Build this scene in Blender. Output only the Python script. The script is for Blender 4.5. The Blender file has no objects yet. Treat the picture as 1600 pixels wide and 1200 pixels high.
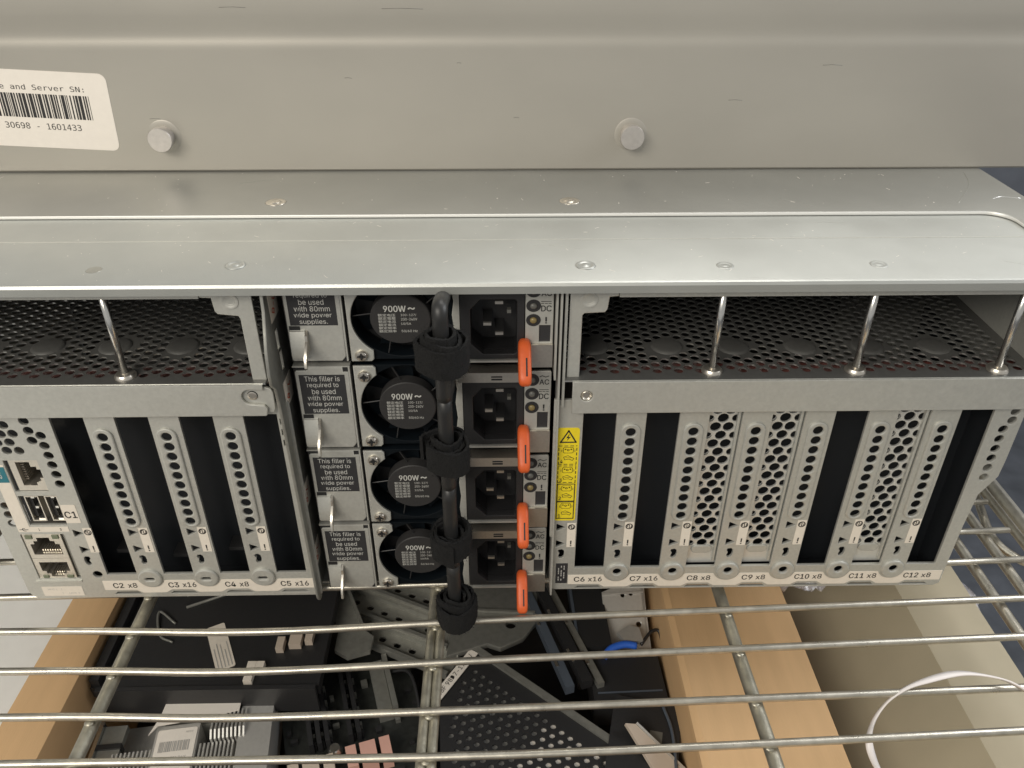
import bpy, bmesh, math, random
from mathutils import Vector, Matrix
random.seed(7)
S = 0.0012                       # metres per drawing unit
PI = math.pi
sc = bpy.context.scene
COL = sc.collection

# ------------------------------------------------------------------ camera
cd = bpy.data.cameras.new('camera'); cam = bpy.data.objects.new('camera', cd); COL.objects.link(cam)
sc.camera = cam
cd.sensor_width = 36.0; cd.lens = 36.0 * 1263.4 / 1600
cd.clip_start = 0.01; cd.clip_end = 20
def cam_axes(p, y, r):
    fw = Vector((math.sin(y)*math.cos(p), math.cos(y)*math.cos(p), -math.sin(p)))
    rt = Vector((math.cos(y), -math.sin(y), 0)); dn = fw.cross(rt)
    rt2 = math.cos(r)*rt + math.sin(r)*dn; dn2 = -math.sin(r)*rt + math.cos(r)*dn
    return rt2, -dn2, -fw
ax = cam_axes(math.radians(32.707), math.radians(1.131), math.radians(-0.107))
mw = Matrix((ax[0], ax[1], ax[2])).transposed().to_4x4()
mw.translation = Vector((33.64, -211.17, 147.77)) * S
cam.matrix_world = mw

# ------------------------------------------------------------------ light (an indoor store room)
w = bpy.data.worlds.new('World'); sc.world = w; w.use_nodes = True
bg = w.node_tree.nodes['Background']; bg.inputs[0].default_value = (0.92, 0.92, 0.90, 1); bg.inputs[1].default_value = 0.42
def area(name, loc, target, size, power, col, size_y=None):
    l = bpy.data.lights.new(name, 'AREA'); l.energy = power; l.color = col; l.size = size
    if size_y: l.shape = 'RECTANGLE'; l.size_y = size_y
    o = bpy.data.objects.new(name, l); COL.objects.link(o)
    o.location = Vector(loc)*S
    o.rotation_euler = (Vector(target)-Vector(loc)).to_track_quat('-Z', 'Y').to_euler()
    return o
area('ceiling_light', (300, 420, 900), (90, 0, 0), 0.60, 5.0, (1.0, 0.97, 0.92), 0.35)
area('front_fill', (-480, -800, 640), (60, 0, -90), 0.9, 14.5, (1.0, 0.93, 0.82), 0.5)  # added fill from the front left, reaching in under the shelf
area('side_light', (560, 20, 330), (170, 20, 0), 0.35, 3.0, (0.95, 0.97, 1.0), 0.35)
sc.view_settings.view_transform = 'Standard'; sc.view_settings.look = 'None'
sc.view_settings.exposure = 0.04; sc.view_settings.gamma = 1.0
sc.render.engine = 'CYCLES'

# ------------------------------------------------------------------ materials
MATS = {}
def mat(name, col, metallic=0.0, rough=0.5, var=0.0, vscale=300.0, bump=0.0, bscale=900.0, spec=0.5, stretch=None, rvar=0.0, trans=0.0, spots=None):
    m = bpy.data.materials.new(name); m.use_nodes = True; nt = m.node_tree; b = nt.nodes['Principled BSDF']
    b.inputs['Base Color'].default_value = (*col, 1); b.inputs['Metallic'].default_value = metallic
    b.inputs['Roughness'].default_value = rough; b.inputs['Specular IOR Level'].default_value = spec
    if trans: b.inputs['Transmission Weight'].default_value = trans
    tc = nt.nodes.new('ShaderNodeTexCoord'); src = tc.outputs['Object']
    if stretch:
        mp = nt.nodes.new('ShaderNodeMapping'); mp.inputs['Scale'].default_value = stretch
        nt.links.new(src, mp.inputs['Vector']); src = mp.outputs['Vector']
    def noise(scale, detail=4):
        n = nt.nodes.new('ShaderNodeTexNoise'); n.inputs['Scale'].default_value = scale; n.inputs['Detail'].default_value = detail
        nt.links.new(src, n.inputs['Vector']); return n.outputs['Fac']
    if var:
        r = nt.nodes.new('ShaderNodeMapRange'); nt.links.new(noise(vscale, 6), r.inputs['Value'])
        r.inputs['From Min'].default_value = 0.3; r.inputs['From Max'].default_value = 0.7
        r.inputs['To Min'].default_value = 1-var; r.inputs['To Max'].default_value = 1+var
        mx = nt.nodes.new('ShaderNodeVectorMath'); mx.operation = 'SCALE'; mx.inputs[0].default_value = col
        nt.links.new(r.outputs['Result'], mx.inputs['Scale'])
        out = mx.outputs['Vector']
        if spots:      # sparse darker marks: (scale, threshold, colour)
            r3 = nt.nodes.new('ShaderNodeMapRange'); nt.links.new(noise(spots[0], 3), r3.inputs['Value'])
            r3.inputs['From Min'].default_value = spots[1]; r3.inputs['From Max'].default_value = spots[1]+0.06
            mi = nt.nodes.new('ShaderNodeMix'); mi.data_type = 'RGBA'
            nt.links.new(r3.outputs['Result'], mi.inputs['Factor']); nt.links.new(out, mi.inputs['A'])
            mi.inputs['B'].default_value = (*spots[2], 1); out = mi.outputs['Result']
        nt.links.new(out, b.inputs['Base Color'])
    if rvar:
        r2 = nt.nodes.new('ShaderNodeMapRange'); nt.links.new(noise(vscale*0.35, 5), r2.inputs['Value'])
        r2.inputs['From Min'].default_value = 0.3; r2.inputs['From Max'].default_value = 0.7
        r2.inputs['To Min'].default_value = rough-rvar; r2.inputs['To Max'].default_value = rough+rvar
        nt.links.new(r2.outputs['Result'], b.inputs['Roughness'])
    if bump:
        bp = nt.nodes.new('ShaderNodeBump'); bp.inputs['Strength'].default_value = bump; bp.inputs['Distance'].default_value = 0.0004
        nt.links.new(noise(bscale, 5), bp.inputs['Height']); nt.links.new(bp.outputs['Normal'], b.inputs['Normal'])
    MATS[name] = m; return m
mat('steel', (0.53, 0.53, 0.49), 0.55, 0.46, 0.05, 700, 0.10, 2500, rvar=0.05)
mat('lid', (0.44, 0.45, 0.425), 0.60, 0.42, 0.035, 60, 0.12, 2600, rvar=0.06)
mat('lid_shaded', (0.36, 0.36, 0.335), 0.62, 0.40, 0.04, 40, 0.12, 2600, rvar=0.06)  # lid metal darkened: shade and reflection of the casing put into the colour
mat('upper', (0.41, 0.39, 0.345), 0.45, 0.44, 0.05, 22, 0.05, 2500, stretch=(0.5, 1, 1), rvar=0.07)
mat('stud', (0.56, 0.53, 0.50), 0.7, 0.42, 0.06, 500)
mat('bright', (0.72, 0.71, 0.68), 0.95, 0.22, 0.05, 500, rvar=0.06)
mat('nickel', (0.66, 0.62, 0.55), 0.9, 0.3, 0.05, 900)
mat('wire', (0.52, 0.49, 0.42), 0.88, 0.36, 0.12, 260, 0.12, 1500, rvar=0.10, spots=(900, 0.70, (0.22, 0.18, 0.13)))
mat('bar', (0.40, 0.38, 0.31), 0.75, 0.42, 0.2, 200, 0.3, 900, rvar=0.1)
mat('tray', (0.11, 0.11, 0.105), 0.3, 0.40, 0.08, 400)
mat('cover', (0.66, 0.66, 0.63), 0.55, 0.38, 0.03, 700)
mat('sheet_edge_lit', (0.80, 0.80, 0.77), 0.4, 0.4)  # paler than the sheet: light on the front bevel put into the colour
mat('edge', (0.72, 0.72, 0.70), 0.9, 0.30)
mat('slot_shade', (0.013, 0.015, 0.018), 0.0, 0.5, spec=0.3)  # near black: the shade inside the slots put into the colour
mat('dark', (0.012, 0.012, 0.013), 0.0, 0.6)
mat('black', (0.022, 0.022, 0.023), 0.0, 0.48, 0.1, 900)
mat('plastic', (0.022, 0.022, 0.023), 0.0, 0.42, 0.12, 1200, 0.06, 3000)
mat('gloss', (0.02, 0.02, 0.021), 0.0, 0.22)
mat('fan', (0.004, 0.006, 0.008), 0.0, 0.45, spec=0.15)
mat('disc', (0.030, 0.029, 0.029), 0.0, 0.55, 0.05, 900, spec=0.3)
mat('rubber', (0.016, 0.016, 0.016), 0.0, 0.45)
mat('velcro', (0.012, 0.012, 0.012), 0.0, 0.9, 0.5, 2600, 1.0, 4200, spec=0.25)
mat('orange', (0.62, 0.105, 0.024), 0.0, 0.45, 0.05, 600, 0.05, 2500)
mat('label_white', (0.72, 0.66, 0.57), 0.0, 0.6, 0.03, 500)
mat('sticker', (0.78, 0.73, 0.66), 0.0, 0.55, 0.02, 300)
mat('label_black', (0.026, 0.026, 0.028), 0.0, 0.5)
mat('yellow', (0.78, 0.62, 0.02), 0.0, 0.5, 0.04, 500)
mat('teal', (0.02, 0.16, 0.20), 0.0, 0.5)
mat('ink', (0.02, 0.02, 0.02), 0.0, 0.6)
mat('ink_white', (0.50, 0.50, 0.47), 0.0, 0.6)
mat('ink_grey', (0.40, 0.39, 0.37), 0.0, 0.6)
mat('ink_red', (0.55, 0.12, 0.06), 0.0, 0.6)
mat('lens', (0.12, 0.12, 0.11), 0.0, 0.25)
mat('lens_green', (0.14, 0.16, 0.10), 0.0, 0.4)
mat('lens_amber', (0.22, 0.17, 0.07), 0.0, 0.25)
mat('gold', (0.75, 0.6, 0.35), 0.9, 0.3)
mat('redbrown', (0.085, 0.024, 0.019), 0.0, 0.5, 0.5, 120)
mat('card', (0.62, 0.41, 0.22), 0.0, 0.85, 0.06, 60, 0.25, 700, stretch=(2.0, 0.25, 1), spec=0.15)
mat('beige', (0.43, 0.375, 0.265), 0.0, 0.55, 0.04, 40)
mat('white_card', (0.88, 0.87, 0.83), 0.0, 0.7, 0.03, 80)
mat('floor', (0.10, 0.11, 0.13), 0.0, 0.5, 0.25, 25)
mat('wall_dark', (0.27, 0.29, 0.34), 0.0, 0.7, 0.1, 15)
mat('fin', (0.62, 0.61, 0.58), 0.6, 0.45, 0.04, 500)
mat('grey_metal', (0.22, 0.22, 0.20), 0.5, 0.45, 0.1, 300)
mat('grey_rail', (0.33, 0.33, 0.30), 0.6, 0.4, 0.1, 300)
mat('pcb', (0.022, 0.024, 0.022), 0.0, 0.45, 0.3, 400)
mat('pink', (0.62, 0.36, 0.29), 0.0, 0.5)
mat('tan', (0.52, 0.44, 0.36), 0.0, 0.5)
mat('blue', (0.03, 0.13, 0.60), 0.0, 0.35)
mat('blue_grey', (0.10, 0.12, 0.15), 0.2, 0.35)
mat('strap', (0.72, 0.68, 0.66), 0.0, 0.35)
mat('film', (0.62, 0.58, 0.58), 0.0, 0.15, 0.0, trans=0.55)

# ------------------------------------------------------------------ mesh helpers (all lengths in drawing units)
def finish(name, me, m, parent=None, smooth=False):
    me.name = name
    if m: 
        me.materials.clear(); me.materials.append(MATS[m])
    if smooth is True:
        for p in me.polygons: p.use_smooth = True
    elif smooth:
        for p in me.polygons: p.use_smooth = True
        me.set_sharp_from_angle(angle=math.radians(smooth))
    o = bpy.data.objects.new(name, me); COL.objects.link(o)
    if parent: o.parent = parent
    return o
def scale_me(me):
    me.transform(Matrix.Scale(S, 4)); return me
class MB:
    def __init__(s): s.bm = bmesh.new()
    def _add(s, vs, fs):
        v = [s.bm.verts.new(p) for p in vs]
        for f in fs:
            try: s.bm.faces.new([v[i] for i in f])
            except ValueError: pass
        return v
    def box(s, x0, x1, y0, y1, z0, z1, M=None):
        if x0 > x1: x0, x1 = x1, x0
        if y0 > y1: y0, y1 = y1, y0
        if z0 > z1: z0, z1 = z1, z0
        vs = [Vector(p) for p in ((x0,y0,z0),(x1,y0,z0),(x1,y1,z0),(x0,y1,z0),(x0,y0,z1),(x1,y0,z1),(x1,y1,z1),(x0,y1,z1))]
        if M: vs = [M @ p for p in vs]
        s._add(vs, ((0,3,2,1),(4,5,6,7),(0,1,5,4),(1,2,6,5),(2,3,7,6),(3,0,4,7))); return s
    def prism(s, pts, a0, a1, plane='xz', M=None):
        n = len(pts)
        def P(u, v, a):
            p = Vector((u, a, v)) if plane == 'xz' else Vector((a, u, v)) if plane == 'yz' else Vector((u, v, a))
            return M @ p if M else p
        vs = [P(u, v, a0) for u, v in pts] + [P(u, v, a1) for u, v in pts]
        s._add(vs, [tuple(range(n)), tuple(range(2*n-1, n-1, -1))] + [(i, i+n, (i+1) % n+n, (i+1) % n) for i in range(n)]); return s
    def tube(s, pts, r, n=10, cap=True, rs=None):
        pts = [Vector(p) for p in pts]; rings = []; up = None
        for i, p in enumerate(pts):
            t = (pts[min(i+1, len(pts)-1)] - pts[max(i-1, 0)]).normalized()
            if up is None:
                up = t.orthogonal().normalized()
            up = (up - t*up.dot(t)).normalized(); sd = t.cross(up); rr = rs[i] if rs else r
            rings.append([s.bm.verts.new(p + (up*math.cos(2*PI*k/n) + sd*math.sin(2*PI*k/n))*rr) for k in range(n)])
        for a, b in zip(rings, rings[1:]):
            for k in range(n): s.bm.faces.new((a[k], a[(k+1) % n], b[(k+1) % n], b[k]))
        if cap: s.bm.faces.new(rings[0][::-1]); s.bm.faces.new(rings[-1])
        return s
    def lathe(s, prof, c, axis='y', n=24, M=None):
        # prof: (radius, distance along the axis)
        rings = []
        for r, h in prof:
            ring = []
            for k in range(n):
                a = 2*PI*k/n; u, v = math.cos(a)*r, math.sin(a)*r
                p = Vector((c[0]+u, c[1]+h, c[2]+v)) if axis == 'y' else Vector((c[0]+u, c[1]+v, c[2]+h)) if axis == 'z' else Vector((c[0]+h, c[1]+u, c[2]+v))
                ring.append(s.bm.verts.new(M @ p if M else p))
            rings.append(ring)
        for a, b in zip(rings, rings[1:]):
            for k in range(n): s.bm.faces.new((a[k], a[(k+1) % n], b[(k+1) % n], b[k]))
        s.bm.faces.new(rings[0]); s.bm.faces.new(rings[-1][::-1]); return s
    def bevel(s, w, seg=2, ang=30):
        e = [e for e in s.bm.edges if len(e.link_faces) == 2 and e.calc_face_angle(0) > math.radians(ang)]
        bmesh.ops.bevel(s.bm, geom=e, offset=w, offset_type='OFFSET', segments=seg, profile=0.5, affect='EDGES', clamp_overlap=True); return s
    def mesh(s):
        bmesh.ops.recalc_face_normals(s.bm, faces=s.bm.faces)
        me = bpy.data.meshes.new('m'); s.bm.to_mesh(me); s.bm.free(); return scale_me(me)
    def build(s, name, m, parent=None, smooth=35): return finish(name, s.mesh(), m, parent, smooth)
def circ(x, y, r, n=16, sx=1.0, ph=0.0): return [(x+r*sx*math.cos(2*PI*k/n+ph), y+r*math.sin(2*PI*k/n+ph)) for k in range(n)]
def rrect(x0, x1, y0, y1, r=1.0, n=4):
    o = []
    for cx, cy, a in ((x1-r, y1-r, 0), (x0+r, y1-r, 90), (x0+r, y0+r, 180), (x1-r, y0+r, 270)):
        for k in range(n+1):
            t = math.radians(a + 90*k/n); o.append((cx+r*math.cos(t), cy+r*math.sin(t)))
    return o
def rect(x0, x1, y0, y1): return [(x0, y0), (x1, y0), (x1, y1), (x0, y1)]
def plate_mesh(outer, holes, thick, bevel=0.0):
    cu = bpy.data.curves.new('c', 'CURVE'); cu.dimensions = '2D'; cu.fill_mode = 'BOTH'
    cu.extrude = max(thick/2 - bevel, 0.0001); cu.bevel_depth = bevel; cu.bevel_resolution = 1
    if bevel: cu.offset = -bevel
    for poly in [outer] + list(holes):
        sp = cu.splines.new('POLY'); sp.points.add(len(poly)-1); sp.use_cyclic_u = True
        for p, (x, y) in zip(sp.points, poly): p.co = (x, y, 0, 1)
    o = bpy.data.objects.new('c', cu)
    me = bpy.data.meshes.new_from_object(o)
    bpy.data.objects.remove(o); bpy.data.curves.remove(cu)
    return me
ORI = {'xz': Matrix(((1,0,0,0),(0,0,-1,0),(0,1,0,0),(0,0,0,1))), 'xy': Matrix.Identity(4), 'yz': Matrix(((0,0,1,0),(1,0,0,0),(0,1,0,0),(0,0,0,1)))}
def plate(name, outer, holes, front, thick, m, parent=None, bevel=0.0, plane='xz', smooth=35, edge_mat=None, M=None):
    """front: the y of the camera-side face (xz), the z of the top face (xy), the x of the +x face (yz)"""
    me = plate_mesh(outer, holes, thick, bevel)
    me.transform(ORI[plane])
    off = {'xz': (0, front+thick/2, 0), 'xy': (0, 0, front-thick/2), 'yz': (front-thick/2, 0, 0)}[plane]
    me.transform(Matrix.Translation(off))
    if M: me.transform(M)
    scale_me(me)
    o = finish(name, me, m, parent, smooth)
    if edge_mat:
        me.materials.append(MATS[edge_mat]); ax_ = {'xz': 1, 'xy': 2, 'yz': 0}[plane]
        for p in me.polygons:
            if abs(p.normal[ax_]) < 0.5: p.material_index = 1
    return o
def blender_font(fn):
    import os
    p = os.path.join(bpy.utils.system_resource('DATAFILES'), 'fonts', fn)
    try: return bpy.data.fonts.load(p, check_existing=True)
    except Exception: return None
SANS = blender_font('Inter.woff2'); MONO = blender_font('DejaVuSansMono.woff2'); CJK = blender_font('Noto Sans CJK Regular.woff2')
def join_me(meshes):
    bm = bmesh.new()
    for me in meshes: bm.from_mesh(me); bpy.data.meshes.remove(me)
    out = bpy.data.meshes.new('j'); bm.to_mesh(out); bm.free(); return out
def text_mesh(body, cx, cz, wdt=None, h=None, bold=0.0, space=1.0, align='CENTER', font=None):
    """flat lettering in xz fitted to a width/height about (cx, cz)"""
    cu = bpy.data.curves.new('t', 'FONT'); cu.body = body; cu.size = 1;  cu.align_x = align; cu.space_line = space
    cu.resolution_u = 2; fo = font or SANS
    if fo: cu.font = fo
    o = bpy.data.objects.new('t', cu); COL.objects.link(o); bpy.context.view_layer.update()
    me = bpy.data.meshes.new_from_object(o.evaluated_get(bpy.context.evaluated_depsgraph_get()))
    bpy.data.objects.remove(o); bpy.data.curves.remove(cu)
    if not me.vertices: return me
    xs = [v.co.x for v in me.vertices]; ys = [v.co.y for v in me.vertices]
    x0, x1, y0, y1 = min(xs), max(xs), min(ys), max(ys)
    kx = wdt/(x1-x0) if wdt else None; ky = h/(y1-y0) if h else None
    kx = kx or ky; ky = ky or kx
    me.transform(Matrix.Diagonal((kx, ky, 1, 1)) @ Matrix.Translation((-(x0+x1)/2, -(y0+y1)/2, 0)))
    me.transform(Matrix.Translation((cx, cz, 0)))
    if bold > 0.012:
        d = bold*ky*0.55; cps = []
        for k, (dx, dz) in enumerate(((-d, 0), (d, 0), (0, d*0.6), (0, -d*0.6))):
            c = me.copy(); c.transform(Matrix.Translation((dx, dz, 0.012*(k+1)))); cps.append(c)
        me = join_me([me] + cps)
    return me
def lettering(name, items, y, m, parent, M=None, plane='xz'):
    """items: (text, cx, cz, width, height, bold) or ready flat meshes in uv"""
    ms = [text_mesh(*it) if isinstance(it, tuple) else it for it in items]
    me = join_me(ms); me.transform(ORI[plane])
    me.transform(Matrix.Translation({'xz': (0, y, 0), 'xy': (0, 0, y), 'yz': (y, 0, 0)}[plane]))
    if M: me.transform(M)
    scale_me(me); return finish(name, me, m, parent)
def flat(polys):
    me = bpy.data.meshes.new('f'); vs = []; fs = []
    for p in polys:
        fs.append(tuple(range(len(vs), len(vs)+len(p)))); vs += [(x, y, 0) for x, y in p]
    me.from_pydata(vs, [], fs); return me
def stroke(pts, wd, closed=False):
    """polyline drawn as quads"""
    out = []; q = pts + ([pts[0]] if closed else [])
    for (x0, y0), (x1, y1) in zip(q, q[1:]):
        d = Vector((x1-x0, y1-y0)); L = d.length
        if L < 1e-6: continue
        d /= L; n = Vector((-d.y, d.x))*wd/2; e = d*wd/2*0.9
        out.append([(x0-e.x+n.x, y0-e.y+n.y), (x0-e.x-n.x, y0-e.y-n.y), (x1+e.x-n.x, y1+e.y-n.y), (x1+e.x+n.x, y1+e.y+n.y)])
    return out
def thing(name, label, cat, loc=(0, 0, 0), group=None, rot=None):
    o = bpy.data.objects.new(name, None); COL.objects.link(o); o.location = Vector(loc)*S; o.empty_display_size = 0.01
    if rot: o.rotation_euler = rot
    o['label'] = label; o['category'] = cat
    if group: o['group'] = group
    return o
def tag(o, label, cat, group=None):
    o['label'] = label; o['category'] = cat
    if group: o['group'] = group
    return o
def structure(o): o['kind'] = 'structure'; return o
def copy_tree(o, parent=None):
    c = o.copy(); COL.objects.link(c)
    if parent: c.parent = parent
    for ch in list(o.children): copy_tree(ch, c)
    return c
def arc(cx, cy, r, a0, a1, n=8): return [(cx+r*math.cos(math.radians(a0+(a1-a0)*k/n)), cy+r*math.sin(math.radians(a0+(a1-a0)*k/n))) for k in range(n+1)]
def smooth_path(pts, k=8):
    P = [Vector(p) for p in pts]; P = [2*P[0]-P[1]] + P + [2*P[-1]-P[-2]]; out = []
    for i in range(1, len(P)-2):
        for j in range(k):
            t = j/k; a, b, c, d = P[i-1], P[i], P[i+1], P[i+2]
            out.append(0.5*((2*b)+(c-a)*t+(2*a-5*b+4*c-d)*t*t+(3*b-a-3*c+d)*t**3))
    out.append(P[-2]); return out

# ================================================================== the lower server
srv = thing('server_chassis', 'open backed silver server chassis with rows of expansion slots standing on the wire shelf', 'server', (0, 0, -80.4))
Z0 = Matrix.Translation((0, 0, 80.4))       # parts are drawn at scene height, then hung from the base
def hang(o): o.location = (0, 0, 80.4*S); return o
PITCH, SW = 20.32, 10.7
XL, XR = -108.27, 60.63

# shell: base, sides, dark inner walls
b = MB(); b.box(-139, 197, 6, 260, -80.3, -79.2); hang(b.build('base_plate', 'steel', srv))
b = MB(); b.box(202.6, 203.4, 1.5, 260, -25, 47); hang(b.build('side_wall', 'steel', srv))
b = MB(); b.box(196.6, 197.6, 1.5, 260, -79.1, -25.2); hang(b.build('side_wall', 'steel', srv))
b = MB(); b.box(197.7, 203.4, 1.5, 260, -26.2, -25.2); hang(b.build('side_step', 'steel', srv))
b = MB(); b.box(-167.6, -166.6, 1.5, 260, -79.1, 47); hang(b.build('side_wall', 'steel', srv))
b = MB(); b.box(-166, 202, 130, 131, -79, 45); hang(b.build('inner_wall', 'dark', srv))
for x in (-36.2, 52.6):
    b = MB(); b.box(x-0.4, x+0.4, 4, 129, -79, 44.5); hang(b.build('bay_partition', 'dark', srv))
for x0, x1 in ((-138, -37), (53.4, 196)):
    b = MB(); b.box(x0, x1, 14, 15, -78.4, 8); hang(b.build('slot_backing', 'slot_shade', srv))  # black backing added close behind the slots for the dark interior
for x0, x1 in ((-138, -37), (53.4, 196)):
    b = MB(); b.box(x0, x1, 2, 40, -79.1, -78.6); hang(b.build('cage_floor', 'slot_shade', srv))
b = MB(); b.box(195.6, 196.4, 1.4, 60, -78.5, 8); hang(b.build('cage_side', 'slot_shade', srv))
b = MB(); b.box(197.9, 202.3, 5, 6, -25, 8); hang(b.build('corner_backing', 'slot_shade', srv))  # added behind the end holes to keep them dark

# lid: low front strip with lip, raised main sheet behind it
prof = [(-3.6, 49.0), (-4.5, 48.7), (-5.0, 47.9), (-5.0, 45.6), (-4.2, 45.6), (-4.2, 47.6), (-3.4, 48.2), (60, 48.2), (60, 49.0)]
b = MB(); b.prism(prof, -190, 219, 'yz'); lid = hang(b.build('lid_strip', 'lid', srv, 20))
o = plate('lid_sheet', [(-190, 45), (196, 45)] + arc(196, 37, 8, 90, 0, 8)[1:] + [(204, -2.5), (218.5, -2.5), (218.5, 255), (-190, 255)], [], 50.35, 1.25, 'lid_shaded', srv, 0.45, 'xy', 35, 'sheet_edge_lit'); hang(o)
b = MB(); b.box(-190, 203, 26.0, 26.5, 48.8, 49.08); hang(b.build('lid_seam', 'steel', srv))
for x, y, r in ((-43, 8, 3.0), (59.4, 6.4, 3.0), (100.3, 5.8, 2.6), (145.8, 6, 2.6)):
    hk = 1.0 if x < 80 else 0.4
    b = MB(); b.lathe([(r, 0), (r*0.96, 0.28*hk), (r*0.72, 0.4*hk), (r*0.62, 0.15*hk), (r*0.4, 0.15*hk), (r*0.3, 0.42*hk), (0.05, 0.45*hk)], (x, y, 48.98), 'z', 24); hang(b.build('rivet', 'lid', srv, True))
b = MB(); b.lathe([(2.3, 0), (2.2, 0.08), (0.05, 0.08)], (-83, 5.5, 49), 'z', 20); hang(b.build('plug', 'grey_rail', srv))
for x, y in ((-42.1, 57), (58.7, 56.8)):
    b = MB(); b.lathe([(3.6, 0), (3.3, 0.2), (2.4, 0.05), (1.9, 0.05), (1.7, 0.35), (0.5, 0.4), (0.05, 0.1)], (x, y, 50.33), 'z', 24); hang(b.build('lid_screw', 'nickel', srv, True))
def smark(name, pts, wd, m):
    b = MB(); b.tube(smooth_path(pts, 6), wd, 5); return hang(b.build(name, m, srv, True))
smark('scuff', [(210, 86, 50.3), (206, 74, 50.3), (200, 64, 50.3), (192, 53, 50.3)], 0.14, 'grey_rail')
smark('scuff', [(206, 57, 50.3), (210, 59, 50.32), (216, 57.5, 50.3)], 0.12, 'edge')

rgd = random.Random(21)
def specks(name, n, x0, x1, y0, y1, z, m):
    b = MB()
    for _ in range(n):
        x, y, r = rgd.uniform(x0, x1), rgd.uniform(y0, y1), rgd.choice((0.10, 0.13, 0.16, 0.24))
        if rgd.random() < 0.25:
            a = rgd.uniform(0, PI); L = rgd.uniform(0.6, 2.0); b.tube([(x, y, z), (x+L*math.cos(a), y+L*math.sin(a), z)], 0.06, 4)
        else: b.lathe([(r, -0.02), (r*0.7, 0.05), (0.02, 0.07)], (x, y, z), 'z', 6)
    o = hang(b.build(name, m, srv)); o['kind'] = 'stuff'; return o
specks('lid_dust', 120, -150, 200, -2, 43, 49.0, 'sticker')
specks('lid_dust', 70, -150, 210, 48, 88, 50.36, 'sticker')
for _ in range(9):
    x, y, a = rgd.uniform(-140, 190), rgd.uniform(2, 84), rgd.uniform(-0.7, 0.7); L = rgd.uniform(4, 16); z = 49.0 if y < 44 else 50.36
    if y < 46 and y+L*math.sin(a) > 43 or y > 44 and y+L*math.sin(a) < 46: continue
    smark('scuff', [(x, y, z), (x+L*0.5*math.cos(a), y+L*0.5*math.sin(a)+0.3, z), (x+L*math.cos(a), y+L*math.sin(a), z)], 0.035, 'grey_rail')
# upper bays: perforated trays with tie rods, posts and ledges
def tray(x0, x1, rods, bosses):
    holes = []; row = 0; y = 3.2
    while y < 66:
        off = 3.35 if row % 2 else 0
        x = x0 + 2.6 + off
        while x < x1 - 2:
            if not any((x-bx)**2 + (y-by)**2 < 6.6**2 for bx, by in bosses) and not any((x-rx)**2+(y-ry)**2 < 3.4**2 for rx, ry in rods):
                holes.append(circ(x, y, 1.55, 10))
            x += 6.7
        y += 1.94; row += 1
    t = plate('perforated_tray', rect(x0, x1, -2.2, 128), holes, 14.6, 0.5, 'tray', srv, 0, 'xy', 35, 'edge'); hang(t)
    for bx, by in bosses:
        b = MB(); b.lathe([(5.4, 0), (4.9, 0.55), (4.3, 0.75), (0.05, 0.75)], (bx, by, 14.55), 'z', 24); o = b.build('tray_boss', 'tray', t, 40)
    for rx, ry in rods:
        b = MB(); b.lathe([(1.15, 0), (1.15, 31.5)], (rx, ry, 16), 'z', 16); r = hang(b.build('tie_rod', 'bright', srv, True))
        b = MB(); b.lathe([(3.3, 0), (3.3, 0.5), (2.7, 1.3), (1.2, 1.6)], (rx, ry, 14.62), 'z', 20); b.build('rod_foot', 'nickel', r, 40)
    b = MB(); b.box(x0, x1, 1.2, 10.5, 12.2, 12.8); hang(b.build('gasket', 'redbrown', srv))
tray(-166, -37.5, [(-81.4, 2.4)], [(-136.2, 21.3), (-113.8, 21.2), (-91.8, 21), (-69.8, 20.8), (-47.8, 20.6)])
tray(54, 202.4, [(100.3, 2.6), (145.3, 2.2), (190.1, 2)], [(64.5, 18.5), (89, 18.2), (110.7, 17.8), (132.8, 17.4), (154.8, 17.2), (176.8, 17)])
# posts with a gusset and screw
gl = [(-37.6, 47), (-52.5, 47), (-52.5, 42.6), (-49.2, 42.4), (-48.9, 38.2)] + [(-48.2, 37.2), (-42.3, 36.5), (-41.9, 35.5), (-41.9, 13.6), (-41.2, 12.6), (-38.3, 12.4), (-37.5, 13.4)]
p = hang(plate('corner_post', gl, [circ(-43.9, 41.4, 1.0, 12)], 0, 1.1, 'steel', srv, 0.25))
b = MB(); b.lathe([(2.6, 0.05), (2.5, -0.22), (2.0, -0.28), (1.1, 0.25), (0.95, 0.3)], (-43.9, 0, 41.4), 'y', 24); b.build('countersink', 'steel', p, 50)
b = MB(); b.lathe([(0.85, 0.4), (0.85, 0.22), (0.3, 0.22)], (-43.9, 0, 41.4), 'y', 12); b.build('countersink_hole', 'dark', p)
gr = [(54.8, 47), (69, 47), (69, 42.2), (66.3, 41.9), (65.9, 38), (65.2, 36.9), (59.2, 36.6), (58.6, 36), (58.6, 14.2), (57.6, 13.1), (55.6, 13.1), (54.7, 14)]
p = hang(plate('corner_post', gr, [circ(60.4, 41.0, 1.0, 12)], 0, 1.1, 'steel', srv, 0.25))
b = MB(); b.lathe([(2.6, 0.05), (2.5, -0.22), (2.0, -0.28), (1.1, 0.25), (0.95, 0.3)], (60.4, 0, 41.0), 'y', 24); b.build('countersink', 'steel', p, 50)
b = MB(); b.lathe([(0.85, 0.4), (0.85, 0.22), (0.3, 0.22)], (60.4, 0, 41.0), 'y', 12); b.build('countersink_hole', 'dark', p)
for x0, x1, z in ((-166, -52.6, 42.4), (69.1, 203, 42.0)):
    b = MB(); b.box(x0, x1, -0.3, 0.7, z, 47); hang(b.build('top_rail', 'steel', srv))
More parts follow.
